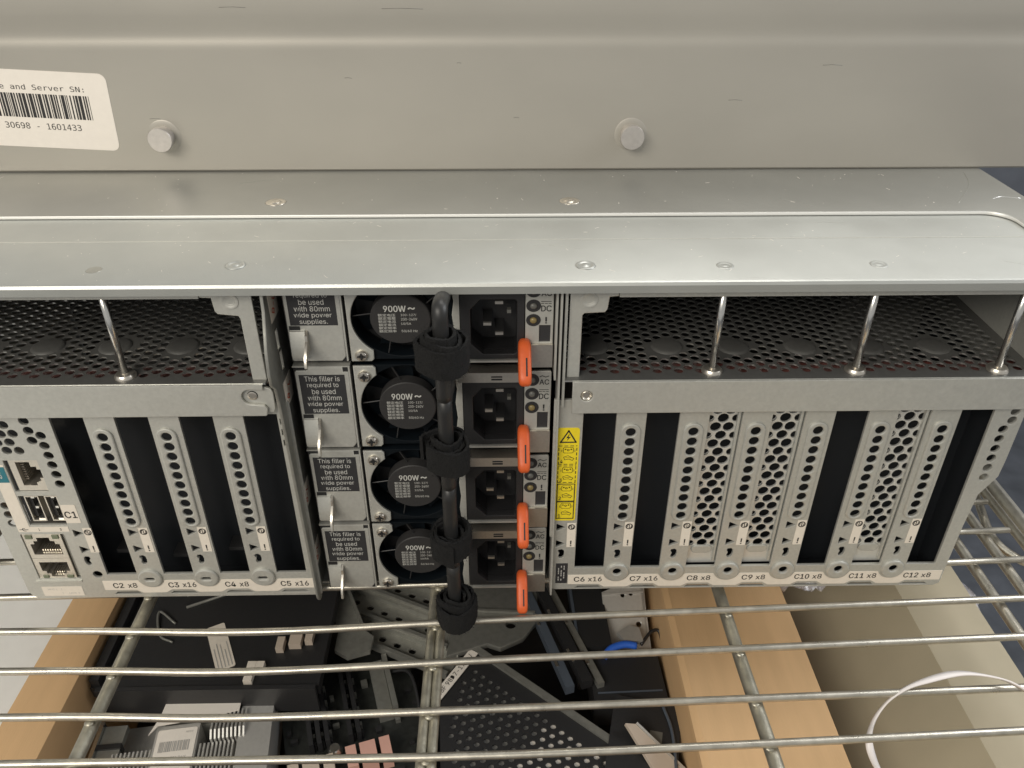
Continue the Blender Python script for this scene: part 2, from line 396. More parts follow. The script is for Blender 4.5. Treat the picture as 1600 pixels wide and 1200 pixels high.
# ledges hanging over the tops of the slots
def ledge(x0, x1, notch):
    if notch == 'L':
        ol = [(x0, 2.9), (-38.9, 2.9), (-38.4, 3.4), (-38.0, 5.6), (-38.8, 6.8), (-42.2, 7.3)] + arc(-42.6, 10, 2.7, 268, 92, 8) + [(-38.4, 12.4), (-38.3, 14.4), (x0, 14.4)]
    else:
        ol = [(x0, 2.7), (x1, 2.7), (x1, 14.5), (x0, 14.5)]
    hs = [] if notch == 'L' else [circ(60.9, 9.3, 1.9, 16)]
    p = hang(plate('ledge', ol, hs, -3.0, 1.0, 'steel', srv, 0.3))
    b = MB(); b.box(x0, x1-2.2, -2.0, 1.0, 13.4, 14.0); b.build('ledge_top', 'steel', p)
    return p
p = ledge(-166, -38, 'L')
q = plate('ledge_tab', [(-46, 3.6), (-36.6, 3.6), (-35.9, 5), (-35.8, 11), (-36.4, 12.3), (-38, 13), (-46, 13)], [circ(-42.2, 10, 1.5, 14)], -1.9, 1.0, 'steel', p, 0.25)
b = MB(); b.lathe([(1.5, -2.2), (1.1, -2.3), (0.7, -1.5), (0.05, -1.5)], (-42.2, 0, 10), 'y', 18); b.build('screw', 'nickel', p, 30)
p = ledge(56.4, 203.4, 'R')
b = MB(); b.lathe([(1.95, -2.4), (1.5, -2.9), (0.9, -2.2), (0.05, -2.1)], (60.9, 0, 9.3), 'y', 18); b.build('screw', 'nickel', p, 30)

# ------------------------------------------------------------------ rear panels with slots
def blob(cx, cz, flip=1):
    pts = [(-1.0, 2.0), (0.2, 2.2), (0.9, 1.6), (1.1, 0.2), (0.9, -1.4), (0.2, -2.3), (-0.7, -2.2), (-1.1, -1.2), (-0.7, 0.2), (-1.3, 1.2)]
    return [(cx+u*flip, cz+v) for u, v in pts]
def tri(x, z, w_=3.5, h_=1.75, r=0.35):
    P = [Vector((x, z+h_)), Vector((x, z-h_)), Vector((x+w_, z))]; o = []
    for i in range(3):
        a, c, b_ = P[i-1], P[i], P[(i+1) % 3]; da = (a-c).normalized()*r; db = (b_-c).normalized()*r
        for t in (0, 0.5, 1): o.append(tuple(c + da*(1-t)*(1-t) + db*t*t))
    return o
def divider_cuts(bx, holes, slotted):
    # triangles, release blob and boss hole of the strip whose centre is bx
    holes.append(tri(bx-2.5, -47.95)); holes.append(tri(bx-2.5, -55.7))
    holes.append(rrect(bx-2.6, bx+2.6, -44.6, -3.9, 2.5, 6)); holes.append(circ(bx, -69.7, 3.0, 16))
    holes.append(blob(bx-0.3, -61.0))
def dress(panel, bx, slotted, vent=True):
    if vent:
        ol = rrect(bx-3.3, bx+3.3, -45.2, -3.2, 3.25, 6)
        plate('vent_strip', ol, [circ(bx+0.05, -6.5-3.99*k, 1.62, 14) for k in range(10)], -0.75, 1.0, 'steel', panel, 0.45)
    hole = rrect(bx-1.6, bx+1.6, -70.6, -69.4, 0.55, 3) if slotted else circ(bx, -69.1, 1.45, 16)
    plate('lock_boss', circ(bx, -69.8, 4.3, 28), [hole], -1.0, 1.3, 'steel', panel, 0.6)
    plate('symbol_label', [(bx+1.3, -57.2), (bx+4.5, -57.2), (bx+4.5, -45.8), (bx+1.3, -45.8)], [], -0.12, 0.12, 'label_white', panel)
    ring = stroke(circ(bx+2.9, -47.6, 1.15, 14), 0.34, True) + stroke([(bx+2.2, -47.9), (bx+2.2, -46.9), (bx+2.9, -46.9), (bx+2.9, -48.3), (bx+3.6, -48.3), (bx+3.6, -47.3)], 0.3)
    ms = [flat(ring), ('!', bx+2.9, -55.3, 0.5, 2.6, 0.02)]
    lettering('symbol_print', ms, -0.14, 'ink', panel)
def wavy_label(panel, x0, x1, bosses):
    up, dn = [], []
    n = int((x1-x0)/0.5)
    for k in range(n+1):
        x = x0+(x1-x0)*k/n; t, d = -71.3, -75.9
        for bx in bosses:
            u = abs(x-bx)
            if u < 4.9: t = min(t, -69.8-math.sqrt(max(24.2-u*u, 0)))
            if u < 6.4: d = min(d, -75.9-1.5*min(1, (6.4-u)/2.2))
        up.append((x, t)); dn.append((x, min(d, t-0.8)))
    plate('slot_label', dn + up[::-1], [], -0.13, 0.13, 'label_white', panel)
def foot_slits(xs, holes):
    for x in xs: holes.append([(x+1.6, -77.0), (x+9.2, -77.0), (x+10.6, -78.3), (x+0.2, -78.3)])

# left panel
holes = []
lx = [XL+PITCH*k for k in range(4)]
for x in lx: holes.append(rect(x, x+SW, -68.2, 1.6))
lb = [-93.1, -72.8, -52.4]
for bx in lb: divider_cuts(bx, holes, True)
vh = [(-123.3,-1.7),(-127.2,-1.7),(-125.2,-5.2),(-121.4,-5.1),(-129.2,-5.2),(-123.5,-8.5),(-127.4,-8.6),(-125.4,-11.8),(-121.5,-11.9),(-129.4,-11.9),(-116.4,-0.2),(-116.1,-4.0),(-112.8,-6.0),(-116.1,-7.9),(-112.8,-10),(-112.7,-14),(-112.7,-17.9),(-112.6,-21.9),(-112.6,-25.9),(-133.7,-35.2),(-133.8,-39.1),(-133.8,-43.1)]
for x, z in vh: holes.append(circ(x, z, 1.62, 14))
holes += [tri(-114.5,-48.0), tri(-114.3,-55.8), blob(-113.3,-61.2,-1), circ(-111.6,-68.0,1.7,14)]
holes += [rect(-128.2,-117.2,-29.0,-15.8), rect(-128.2,-115.4,-43.9,-30.9), rrect(-133.0,-117.9,-69.8,-48.2,0.4,2)]
for k in range(3): holes.append(rect(-36.0, -34.7, -2.6-k*4.2, -0.2-k*4.2))
foot_slits(lx, holes)
ol = [(-139, 6), (-139, -75.5)] + arc(-134.8, -75.6, 4.2, 180, 270, 5)[1:] + [(-33.2, -79.8), (-32.2, -79), (-32.2, 6)]
pl = hang(plate('rear_panel', ol, holes, 0, 1.1, 'steel', srv, 0.1))
for bx in lb: dress(pl, bx, True)
wavy_label(pl, -110.9, -33.8, lb)
for nm, px, x in (('C2', -105.6, -100.9), ('C3', -85.6, -80.3), ('C4', -65.0, -60.4), ('C5', -44.8, -39.4)):
    wide = 'x16' if nm in ('C3', 'C5') else 'x8'
    lettering('slot_lettering', [(nm, px, -73.6, 3.7, 2.5, 0.028), (wide, x+0.4, -73.6, 4.9 if wide == 'x16' else 3.3, 2.4, 0.018)], -0.15, 'ink', pl)
# lower-right symbol by the ports and printed labels
plate('symbol_label', [(-110.9,-57.0),(-107.9,-57.0),(-107.9,-45.6),(-110.9,-45.6)], [], -0.12, 0.12, 'label_white', pl)
lettering('symbol_print', [flat(stroke(circ(-109.4,-47.5,1.15,14),0.34,True)+stroke([(-110.0,-47.8),(-110.0,-46.9),(-109.4,-46.9),(-109.4,-48.2),(-108.8,-48.2),(-108.8,-47.3)],0.3)), ('!',-109.4,-55.2,0.5,2.6,0.02)], -0.14, 'ink', pl)
plate('port_label', rrect(-115.3,-110.4,-43.1,-35.0,0.3,2), [], -0.13, 0.13, 'label_white', pl)
lettering('port_lettering', [('C1', -112.9, -39.3, 4.0, 2.9, 0.03)], -0.15, 'ink', pl)
plate('port_label', [(-132.9,-17.6),(-128.6,-17.6),(-128.6,-44.8),(-115.5,-44.8),(-115.5,-47.0),(-132.9,-47.0)], [], -0.11, 0.11, 'label_white', pl)
plate('colour_tag', rect(-132.8,-128.7,-24.9,-18.4), [], -0.2, 0.1, 'teal', pl)
lettering('tag_lettering', [('SS', -131.2, -21.6, 1.6, 3.0, 0.02)], -0.23, 'ink_white', pl)
lettering('port_lettering', [flat(stroke([(-132.2,-45.9),(-129.4,-45.9)],0.26)+stroke([(-131.5,-45.9),(-131,-45.3),(-130.4,-45.3)],0.22)+stroke([(-131.3,-45.9),(-130.8,-46.5),(-130.2,-46.5)],0.22)), ('1',-125.6,-45.9,0.35,1.0,0.02), ('3',-118.2,-45.9,0.6,1.0,0.02)], -0.13, 'ink', pl)
plate('port_label', rect(-133.6,-119.0,-78.5,-73.9), [], -0.13, 0.13, 'label_white', pl)
lettering('port_lettering', [('HMC 1', -129.8, -75.2, 3.4, 0.8, 0.01), ('T', -126.6, -75.2, 0.5, 0.8, 0.01), ('T', -126.6, -77.2, 0.5, 0.8, 0.01), ('HMC 2', -122.4, -77.2, 3.8, 0.8, 0.01)], -0.15, 'ink_grey', pl)
b = MB(); b.box(-134.4, -118.0, -0.5, 0.2, -71.3, -70.6); b.bevel(0.2); b.build('port_lip', 'steel', pl)

# ports: network jacks and usb sockets
def rj_outline(x0, x1, z0, z1, side):
    w_, h_ = x1-x0, z1-z0
    if side == 'right':    # latch notch steps on the right
        return [(x0,z0),(x0,z1),(x0+w_*0.62,z1),(x0+w_*0.62,z1-h_*0.2),(x0+w_*0.85,z1-h_*0.2),(x0+w_*0.85,z1-h_*0.32),(x1,z1-h_*0.32),(x1,z0+h_*0.32),(x0+w_*0.85,z0+h_*0.32),(x0+w_*0.85,z0+h_*0.2),(x0+w_*0.62,z0+h_*0.12),(x0+w_*0.62,z0)]
    pts = [(0,0),(1,0),(1,0.62),(0.86,0.62),(0.86,0.8),(0.72,0.8),(0.72,1),(0.28,1),(0.28,0.8),(0.14,0.8),(0.14,0.62),(0,0.62)]
    if side == 'down': pts = [(u, 1-v) for u, v in pts]
    return [(x0+w_*u, z0+h_*v) for u, v in pts]
def jack(x0, x1, z0, z1, face, side, pins):
    j = hang(plate('network_jack', rect(*face), [rj_outline(x0, x1, z0, z1, side)], 0.4, 9, 'nickel', srv, 0))
    b = MB(); b.box(face[0], face[1], 9.5, 9.9, face[2], face[3]); b.build('jack_back', 'dark', j)
    b = MB()
    if pins == 'side':
        for k in range(8): b.box(x0+0.15, x0+1.2, 2.2, 5, z1-1.6-k*1.0, z1-1.2-k*1.0)
    else:
        for k in range(8): b.box(x0+w0*0.22+k*w0*0.085, x0+w0*0.25+k*w0*0.085, 2.0, 5, z0+0.3, z0+1.0)
    b.build('jack_contacts', 'nickel', j)
    return j
w0 = 10.2
jack(-124.8, -117.4, -26.6, -16.8, (-126.9, -117.1, -28.7, -16.0), 'right', 'side')
w0 = 10.1
j = jack(-131.2, -121.1, -58.2, -50.2, (-132.9, -119.6, -60.0, -48.5), 'up', 'bottom')
b = MB(); b.box(-131.9,-129.6,0.1,0.6,-50.6,-48.9); b.box(-122.6,-120.4,0.1,0.6,-50.6,-48.9); b.build('jack_light', 'lens_green', j)
j = jack(-131.0, -121.1, -69.0, -62.0, (-132.9, -119.6, -69.7, -60.1), 'down', 'none')
b = MB(); b.box(-131.3,-129.4,0.1,0.6,-69.5,-68.3); b.box(-122.8,-120.6,0.1,0.6,-69.5,-68.3); b.build('jack_light', 'lens_green', j)
b = MB(); b.box(-119.4,-118.0,1.2,6,-69.6,-48.4); hang(b.build('jack_spring', 'grey_rail', srv))
for x0, x1 in ((-126.1, -122.1), (-119.4, -115.8)):
    u = hang(plate('usb_socket', rect(x0-0.4, x1+0.35, -42.3, -31.2), [rect(x0, x1, -41.8, -31.6)], 0.3, 9, 'nickel', srv, 0))
    b = MB(); b.box(x0, x0+1.3, 1.5, 8.5, -41, -32.4); b.build('usb_tongue', 'plastic', u)
    b = MB(); b.box(x0-0.3, x1+0.3, 9.4, 9.8, -42.2, -31.3); b.build('usb_back', 'dark', u)
    b = MB(); b.box(x0+1.9, x0+2.9, 0.7, 4, -36.9, -36.0); b.box(x0+1.5, x1-0.3, 0.6, 3, -41.7, -41.2); b.box(x0+1.6, x0+2.7, 0.6, 3, -32.4, -31.7); b.build('usb_spring', 'bright', u)
b = MB(); b.box(-128.1, -115.5, 4, 4.6, -43.8, -31); hang(b.build('usb_shield', 'grey_metal', srv))

# right panel
holes = []
rx = [XR+PITCH*k for k in range(7)]
for x in rx: holes.append(rect(x, x+SW, -67.8, 1.6))
rb = [x+SW+4.85 for x in rx[:-1]]
for bx in rb: divider_cuts(bx, holes, False)
holes += [tri(53.5,-47.9), tri(53.5,-55.7), blob(55.6,-60.6)]
for z in (-0.2, -3.6): holes.append(circ(200.1, z, 1.55, 14))
for z in (-7.2,-11.1,-15.1,-19.1,-23.1,-27.2): holes.append(circ(198.3, z, 1.6, 14))
foot_slits(rx, holes)
ol = [(51.2, 6), (51.2, -52), (52.4, -53), (52.6, -78.2), (54, -78.6), (195.6, -78.9), (197.6, -77.6), (198.0, -50), (198.8, -35), (203.2, -27), (203.5, -20), (203.5, 6)]
pr = hang(plate('rear_panel', ol, holes, 0, 1.1, 'steel', srv, 0.1))
for bx in rb: dress(pr, bx, False)
wavy_label(pr, 58.5, 197.0, rb)
for k in range(7):
    nm = 'C%d' % (6+k); wide = 'x16' if k < 2 else 'x8'; cx = rx[k]+5.2+(0.3 if k else 0)
    w1 = 3.9 if k < 4 else 5.4
    w2 = 5.0 if k < 2 else 3.4
    tot = w1+w2+1.3
    lettering('slot_lettering', [(nm, cx-tot/2+w1/2, -73.4, w1, 2.4, 0.028), (wide, cx+tot/2-w2/2, -73.4, w2, 2.3, 0.018)], -0.15, 'ink', pr)
plate('symbol_label', [(57.3,-57.2),(60.3,-57.2),(60.3,-45.9),(57.3,-45.9)], [], -0.12, 0.12, 'label_white', pr)
lettering('symbol_print', [flat(stroke(circ(58.8,-47.6,1.1,14),0.34,True)+stroke([(58.2,-47.9),(58.2,-47),(58.8,-47),(58.8,-48.3),(59.4,-48.3),(59.4,-47.4)],0.3)), ('!',58.8,-55.4,0.5,2.6,0.02)], -0.14, 'ink', pr)
plate('foot_label', rect(53.9,58.2,-75.3,-65.3), [], -0.13, 0.13, 'label_black', pr)
lettering('foot_lettering', [flat(sum([stroke([(54.9+u*1.0, -66.6-v*1.1), (54.9+u*1.0, -67.2-v*1.1)], 0.35) for u in range(3) for v in range(7) if (u*3+v*5) % 4], []))], -0.15, 'ink_grey', pr)
# warning label
plate('warning_label', rrect(52.5, 59.8, -44.5, -4.8, 0.9, 4), [], -0.15, 0.14, 'yellow', pr)
ink = stroke([(53.7,-10.5),(56.2,-5.9),(58.7,-10.5)], 0.5, True) + [[(56.6,-6.9),(55.4,-8.9),(56.1,-8.8),(55.6,-10.0),(57.0,-8.3),(56.2,-8.4)]]
def dashes(x0, x1, z0, z1):
    o = []
    for z in (z0, z1):
        x = x0
        while x < x1: o += stroke([(x, z), (min(x+1.0, x1), z)], 0.28); x += 1.9
    for x in (x0, x1):
        z = z0
        while z < z1: o += stroke([(x, z), (x, min(z+1.0, z1))], 0.28); z += 1.9
    return o
ink += dashes(53.2, 59.1, -19.6, -12.0) + dashes(53.2, 59.1, -27.4, -20.3)
ink += stroke([(53.2,-35.6),(59.1,-35.6),(59.1,-28.1),(53.2,-28.1)], 0.35, True) + stroke([(53.2,-43.5),(59.1,-43.5),(59.1,-36.0),(53.2,-36.0)], 0.35, True)
for z in (-13.6, -21.9, -29.8, -37.6):
    ink += stroke(rrect(54.7, 58.0, z-1.3, z+1.0, 0.5, 3), 0.18, True) + stroke(circ(56.3, z-0.1, 0.35, 6), 0.2, True) + stroke(circ(55.4, z+0.2, 0.2, 6), 0.2, True) + stroke(circ(57.3, z+0.2, 0.2, 6), 0.2, True)
    ink += stroke([(54.2, z), (54.2, z-0.8)], 0.18) + stroke([(58.5, z), (58.5, z-0.8)], 0.18)
    ink += stroke([(54.9, z-3.0), (56.3, z-2.4), (58.3, z-3.6), (57.8, z-4.4), (56.8, z-3.9), (55.2, z-4.1)], 0.2, True) + stroke([(55.5, z-3.3), (57.4, z-3.3)], 0.18)
nums = [(n, 54.2, z, 0.8, 1.4, 0.02) for n, z in (('4', -18.4), ('3', -26.4), ('2', -34.3), ('1', -42.3))]
lettering('warning_print', [flat(ink)] + nums, -0.18, 'ink', pr)
# perforated slot covers
for k in (2, 3, 5):
    x = rx[k]; c = x+SW/2+0.1; hs = []
    for r in range(18):
        z = -3.2+3.43-r*3.43
        for u in ((-2.1, 2.1) if r % 2 == 0 else (-4.25, 0, 4.25)): hs.append(circ(c+u-0.2, z, 1.84 if abs(u) < 4 else 1.42, 12))
    cv = hang(plate('slot_cover', rect(x+0.05, x+SW+1.2, -67.9, 3), hs, 2.2, 0.9, 'cover', srv, 0.12))
    plate('cover_foot', rrect(c-4.0, c+3.6, -62.6, -58.9, 1.8, 4), [], 1.6, 0.9, 'steel', cv, 0.4)
    plate('cover_rib', rect(x+SW-1.2, x+SW-0.3, -66, 1.5), [], 0.9, 1.6, 'steel', cv, 0.2)
# glimpses of black cable ends inside the empty slots
for x, z in ((-104, -63.5), (-84, -66), (-63, -63)):
    b = MB(); b.box(x-2.8, x+5.5, 8, 14, z-1.6, z); b.bevel(0.4); hang(b.build('slot_guide', 'plastic', srv))

# ------------------------------------------------------------------ bay wall left of the power supplies
ow = [(16, 45), (-3.6, 45), (-4.2, 40), (-6.6, 34), (-8.6, 29), (-9.9, 22), (-9.4, 18), (-6.4, 15), (-5.4, 7), (-4.6, -14), (-3.9, -33), (-3.0, -60), (-2.6, -77), (-2.0, -80), (-0.6, -82.0), (1.4, -82.4), (3.4, -81.4), (4.6, -79), (16, -78.5)]
bw = hang(plate('bay_wall', ow, [rect(1.8, 4.2, 23.6, 30.2), rect(2.6, 5.0, 16.0, 22.4)], -33.0, 1.0, 'grey_rail', srv, 0.2, 'yz'))
for y0, z0 in ((4.0, 38.6), (4.6, 8.0), (4.4, -35.0), (4.6, -62.6)):
    M = Matrix.Translation((0, y0, z0))
    plate('bay_label', rect(-4.2, 4.6, -4.6, 4.6), [], -32.85, 0.12, 'label_white', bw, 0, 'yz', M=M)
    lettering('bay_lettering', [('B-L', 0, 0, 5.6, 2.8, 0.02)], -32.8, 'ink_red', bw, M=M @ Matrix.Rotation(math.radians(60), 4, 'X'), plane='yz')
for x0, x1, z0, z1, y in ((51.9, 52.5, -79, 45, -2.5), (50.7, 51.3, 14, 45, -1.0), (53.3, 54.1, 4, 45, -1.2)):
    b = MB(); b.box(x0, x1, y, 8, z0, z1); b.bevel(0.15); hang(b.build('bay_flange', 'steel', srv))

# ================================================================== power supplies, fillers and straps
ROWS = [34.1, 1.4, -31.3, -64.0]
ROWN = ['topmost', 'second from the top', 'third from the top', 'lowest']
def make_psu():
    t = thing('power_supply', '', 'power supply', (20, 3, 0), 'stacked power supplies')
    OFF = Matrix.Translation((-20, -3, 0))
    def pk(o): o.location = (-20*S, -3*S, 0); return o
    # body behind the face
    b = MB(); b.box(-11.4, 50.4, 13, 120, -15.0, 15.0); pk(b.build('body', 'black', t))
    cres = [(-11.5, 15.6), (-5.3, 15.6), (-4.5, 14.8), (-4.5, 12.3)] + arc(4.5, 0.4, 14.8, 127, 233, 18) + [(-4.5, -14.7), (-5.3, -15.5), (-11.5, -15.5)]
    f = pk(plate('face_plate', cres, [], 3, 1.0, 'steel', t, 0.3))
    for z in (12.1, -13.0):
        b = MB(); b.lathe([(2.0, 0), (2.0, -0.6), (1.6, -1.1), (0.9, -1.2), (0.75, -0.7), (0.05, -0.6)], (-8.2, 3, z), 'y', 20); s = pk(b.build('face_screw', 'nickel', t, 40))
        b = MB(); b.box(-9.5, -6.9, 1.75, 1.95, z-0.28, z+0.28); b.box(-8.48, -7.92, 1.74, 1.94, z-1.3, z+1.3); b.build('screw_cross', 'dark', s)
    fr = pk(plate('fan_frame', rect(-11.3, 20.2, -15.4, 15.4), [circ(4.5, 0.4, 14.6, 40)], 4.2, 7, 'fan', t, 0.2))
    b = MB(); b.box(-11.2, 20, 12.2, 12.9, -15.2, 15.2); b.build('fan_back', 'dark', fr)
    b = MB()
    for k in range(7):
        a = 2*PI*k/7+0.3; pts = []
        for r, da in ((6, 0), (14, 0.25), (14, 0.8), (6, 0.75)): pts.append((4.5+r*math.cos(a+da), 0.4+r*math.sin(a+da)))
        vs = [(pts[0][0], 8.2, pts[0][1]), (pts[1][0], 7.6, pts[1][1]), (pts[2][0], 10.6, pts[2][1]), (pts[3][0], 10.2, pts[3][1])]
        b._add([Vector(v) for v in vs], [(0, 1, 2, 3)])
    b.build('fan_blades', 'fan', fr, False)
    b = MB()
    for k in range(5):
        a = 2*PI*k/5+0.5
        b.tube([(4.5+8*math.cos(a), 5.2, 0.4+8*math.sin(a)), (4.5+14.8*math.cos(a+0.12), 5.0, 0.4+14.8*math.sin(a+0.12))], 0.22, 6)
    b.build('fan_guard', 'black', fr)
    b = MB(); b.lathe([(9.1, 4.4), (9.1, 0.3), (8.8, 0), (0.05, 0)], (4.5, 3, 0.3), 'y', 40); d = pk(b.build('rating_disc', 'disc', t, 40))
    its = [('900W', 3.0, 4.2, 6.6, 2.2, 0.03), ('~', 8.0, 4.3, 2.0, 0.7, 0.03)]
    lettering('rating_title', its, 2.95, 'ink_white', d)
    its = [('100-127/', 7.0, 1.9, 4.6, 0.95, 0.0), ('200-240V', 7.1, 0.4, 4.8, 0.95, 0.0), ('10/5A', 6.1, -1.3, 3.0, 0.95, 0.0), ('50/60 Hz', 7.0, -4.0, 4.8, 1.0, 0.0)]
    cj = [(t_, 0.5, 1.9-r_*1.18, 5.2, 1.0, 0.0, 1.0, 'CENTER', CJK) for r_, t_ in enumerate(('额定电压', '額定電壓', '额定电流', '額定電流', '额定频率', '額定頻率'))] if CJK else []
    lettering('rating_print', its + cj, 2.95, 'ink_white', d)
    # metal strip and inlet
    pk(plate('side_strip', [(20.3, -15.4), (22.2, -15.4), (22.2, 15.4), (20.9, 15.4), (20.0, 11), (20.5, 7), (19.9, 2), (20.4, -4), (19.8, -9)], [], 2.6, 1.0, 'steel', t, 0.2))
    sock = [(28.4, 7.6), (38.6, 7.6), (39.3, 6.9), (39.3, -11.8), (38.6, -12.5), (29.0, -12.5), (25.4, -8.6), (25.4, 4.0)]
    i = pk(plate('inlet', rect(22.4, 41.6, -14.4, 10.8), [sock], 2.2, 3.5, 'plastic', t, 0.25))
    b = MB(); b.box(22.5, 41.5, 14, 14.6, -14, 10.5)
    b.build('inlet_back', 'dark', i)
    m2 = plate('inlet_wall', [(u*1.0, v) for u, v in rect(24.6, 40.2, -13.4, 8.6)], [sock], 5.8, 8, 'dark', i, 0)
    for x, z in ((30.4, -2.2), (34.0, -5.8), (34.0, 5.6)):
        b = MB(); b.box(x-1.4, x+1.4, 4.6, 13.8, z-0.6, z+0.6); b.bevel(0.25, 1); pn = b.build('inlet_pin', 'plastic', i)
        b = MB(); b.box(x-1.2, x+1.2, 3.9, 4.55, z-0.5, z+0.5); b.bevel(0.2, 1); b.build('inlet_tip', 'nickel', i)
    b = MB(); b.box(36.4, 37.6, 6.2, 8, 0.5, 1.7); b.build('inlet_mark', 'grey_metal', i)
    # rounded silver bar over the inlet, thin rim below
    b = MB(); b.box(21.2, 41.8, -0.2, 5, 11.2, 14.7); b.bevel(1.3, 4); s = pk(b.build('spring_bar', 'nickel', t))
    b = MB(); b.box(31.4, 34.8, -0.35, 0.3, 13.1, 13.5); b.box(31.4, 34.8, -0.35, 0.3, 12.1, 12.6); b.build('bar_slot', 'dark', s)
    b = MB(); b.box(22.4, 41.6, 1.6, 4, -15.4, -14.7); pk(b.build('bottom_rim', 'steel', t))
    # lamps
    l = pk(plate('lamp_plate', rrect(41.8, 50.2, -9.2, 13.8, 0.7, 3), [rect(46.0, 49.4, -8.0, -1.8)], 2.2, 1.0, 'steel', t, 0.2))
    b = MB(); b.box(45.8, 50.1, 2.7, 3.2, -8.3, -1.6); b.build('lamp_window', 'label_black', l)
    for z, m_ in ((10.6, 'lens'), (5.4, 'lens'), (0.2, 'lens_amber')):
        b = MB(); b.lathe([(2.2, 0.02), (2.2, -0.18), (0.9, -0.18), (0.05, -0.18)], (44.2, 2.2, z), 'y', 20); b.build('lamp_ring', 'black', l, 40)
        b = MB(); b.lathe([(1.15, -0.1), (1.0, -0.6), (0.6, -0.85), (0.05, -0.9)], (44.2, 2.2, z), 'y', 16); b.build('lamp', m_, l, True)
    its = [('AC', 48.0, 9.8, 3.0, 1.9, 0.02), flat(stroke([(46.6, 11.7), (47.3, 12.1), (48.4, 11.6), (49.4, 12.0)], 0.25)), flat(stroke([(46.6, 3.5), (46.6, 5.3), (47.2, 5.3), (47.65, 4.9), (47.65, 3.9), (47.2, 3.5)], 0.3, True) + stroke([(49.4, 5.0), (49.1, 5.3), (48.6, 5.3), (48.2, 4.9), (48.2, 3.9), (48.6, 3.5), (49.1, 3.5), (49.4, 3.8)], 0.3)),
           flat(stroke([(46.5, 6.9), (49.4, 6.9)], 0.22) + stroke([(46.5, 6.2), (47.2, 6.2)], 0.22) + stroke([(47.6, 6.2), (48.3, 6.2)], 0.22) + stroke([(48.7, 6.2), (49.4, 6.2)], 0.22)), ('!', 48.0, 0.1, 0.5, 2.3, 0.03)]
    lettering('lamp_lettering', its, 2.12, 'ink', l)
    # release lever: bare plate with an orange grip
    b = MB(); b.box(43.6, 50.2, 1.2, 2.1, -17.2, -8.6); b.box(49.6, 50.2, 2.2, 6, -17.2, -8.6); b.bevel(0.2); lv = pk(b.build('release_lever', 'nickel', t))
    # orange grip: a flap that stands out and hangs down
    prof_ = [(2.6, -7.2), (1.4, -6.2), (-2.0, -6.8), (-8.2, -12.8), (-9.8, -15.4), (-9.4, -17.2), (-7.8, -18.0), (-2, -17.4), (2.2, -16.6)]
    cy_, cz_ = sum(p[0] for p in prof_)/len(prof_), sum(p[1] for p in prof_)/len(prof_)
    pf = [tuple(v[:2]) for v in smooth_path([(p[0], p[1], 0) for p in prof_ + prof_[:1]], 3)][:-1]
    b = MB(); layers = []
    for x_, k_ in ((39.6, 0.74), (39.75, 0.87), (40.2, 0.96), (40.8, 1.0), (42.4, 1.0), (43.0, 0.96), (43.4, 0.87), (43.5, 0.74)):
        layers.append([b.bm.verts.new((x_, cy_+(y_-cy_)*k_, cz_+(z_-cz_)*k_)) for y_, z_ in pf])
    for p_, q_ in zip(layers, layers[1:]):
        for k in range(len(pf)): b.bm.faces.new((p_[k], p_[(k+1) % len(pf)], q_[(k+1) % len(pf)], q_[k]))
    b.bm.faces.new(layers[0]); b.bm.faces.new(layers[-1][::-1])
    g = b.build('release_grip', 'orange', lv, 50)
    b = MB(); b.prism([(-5.0, -9.4), (-9.1, -13.7), (-8.4, -14.2), (-4.4, -10.2)], 41.8, 42.3, 'yz'); b.build('grip_slot', 'dark', lv)
    # black bail handle
    path = smooth_path([(18.0, 10, 8.0), (18.0, 2, 10.2), (18.0, -7, 13.0), (18.0, -13, 15.2), (18.0, -16.4, 15.6), (18.0, -17.8, 14.0), (18.0, -18, 10.5), (18.0, -18, 0), (18.0, -18, -12), (18.0, -17.7, -14.6), (18.0, -16.2, -15.6), (18.0, -8, -15.6), (18.0, 8, -15.6)], 5)
    b = MB(); b.tube(path, 2.25, 14); pk(b.build('handle', 'rubber', t, True))
    return t
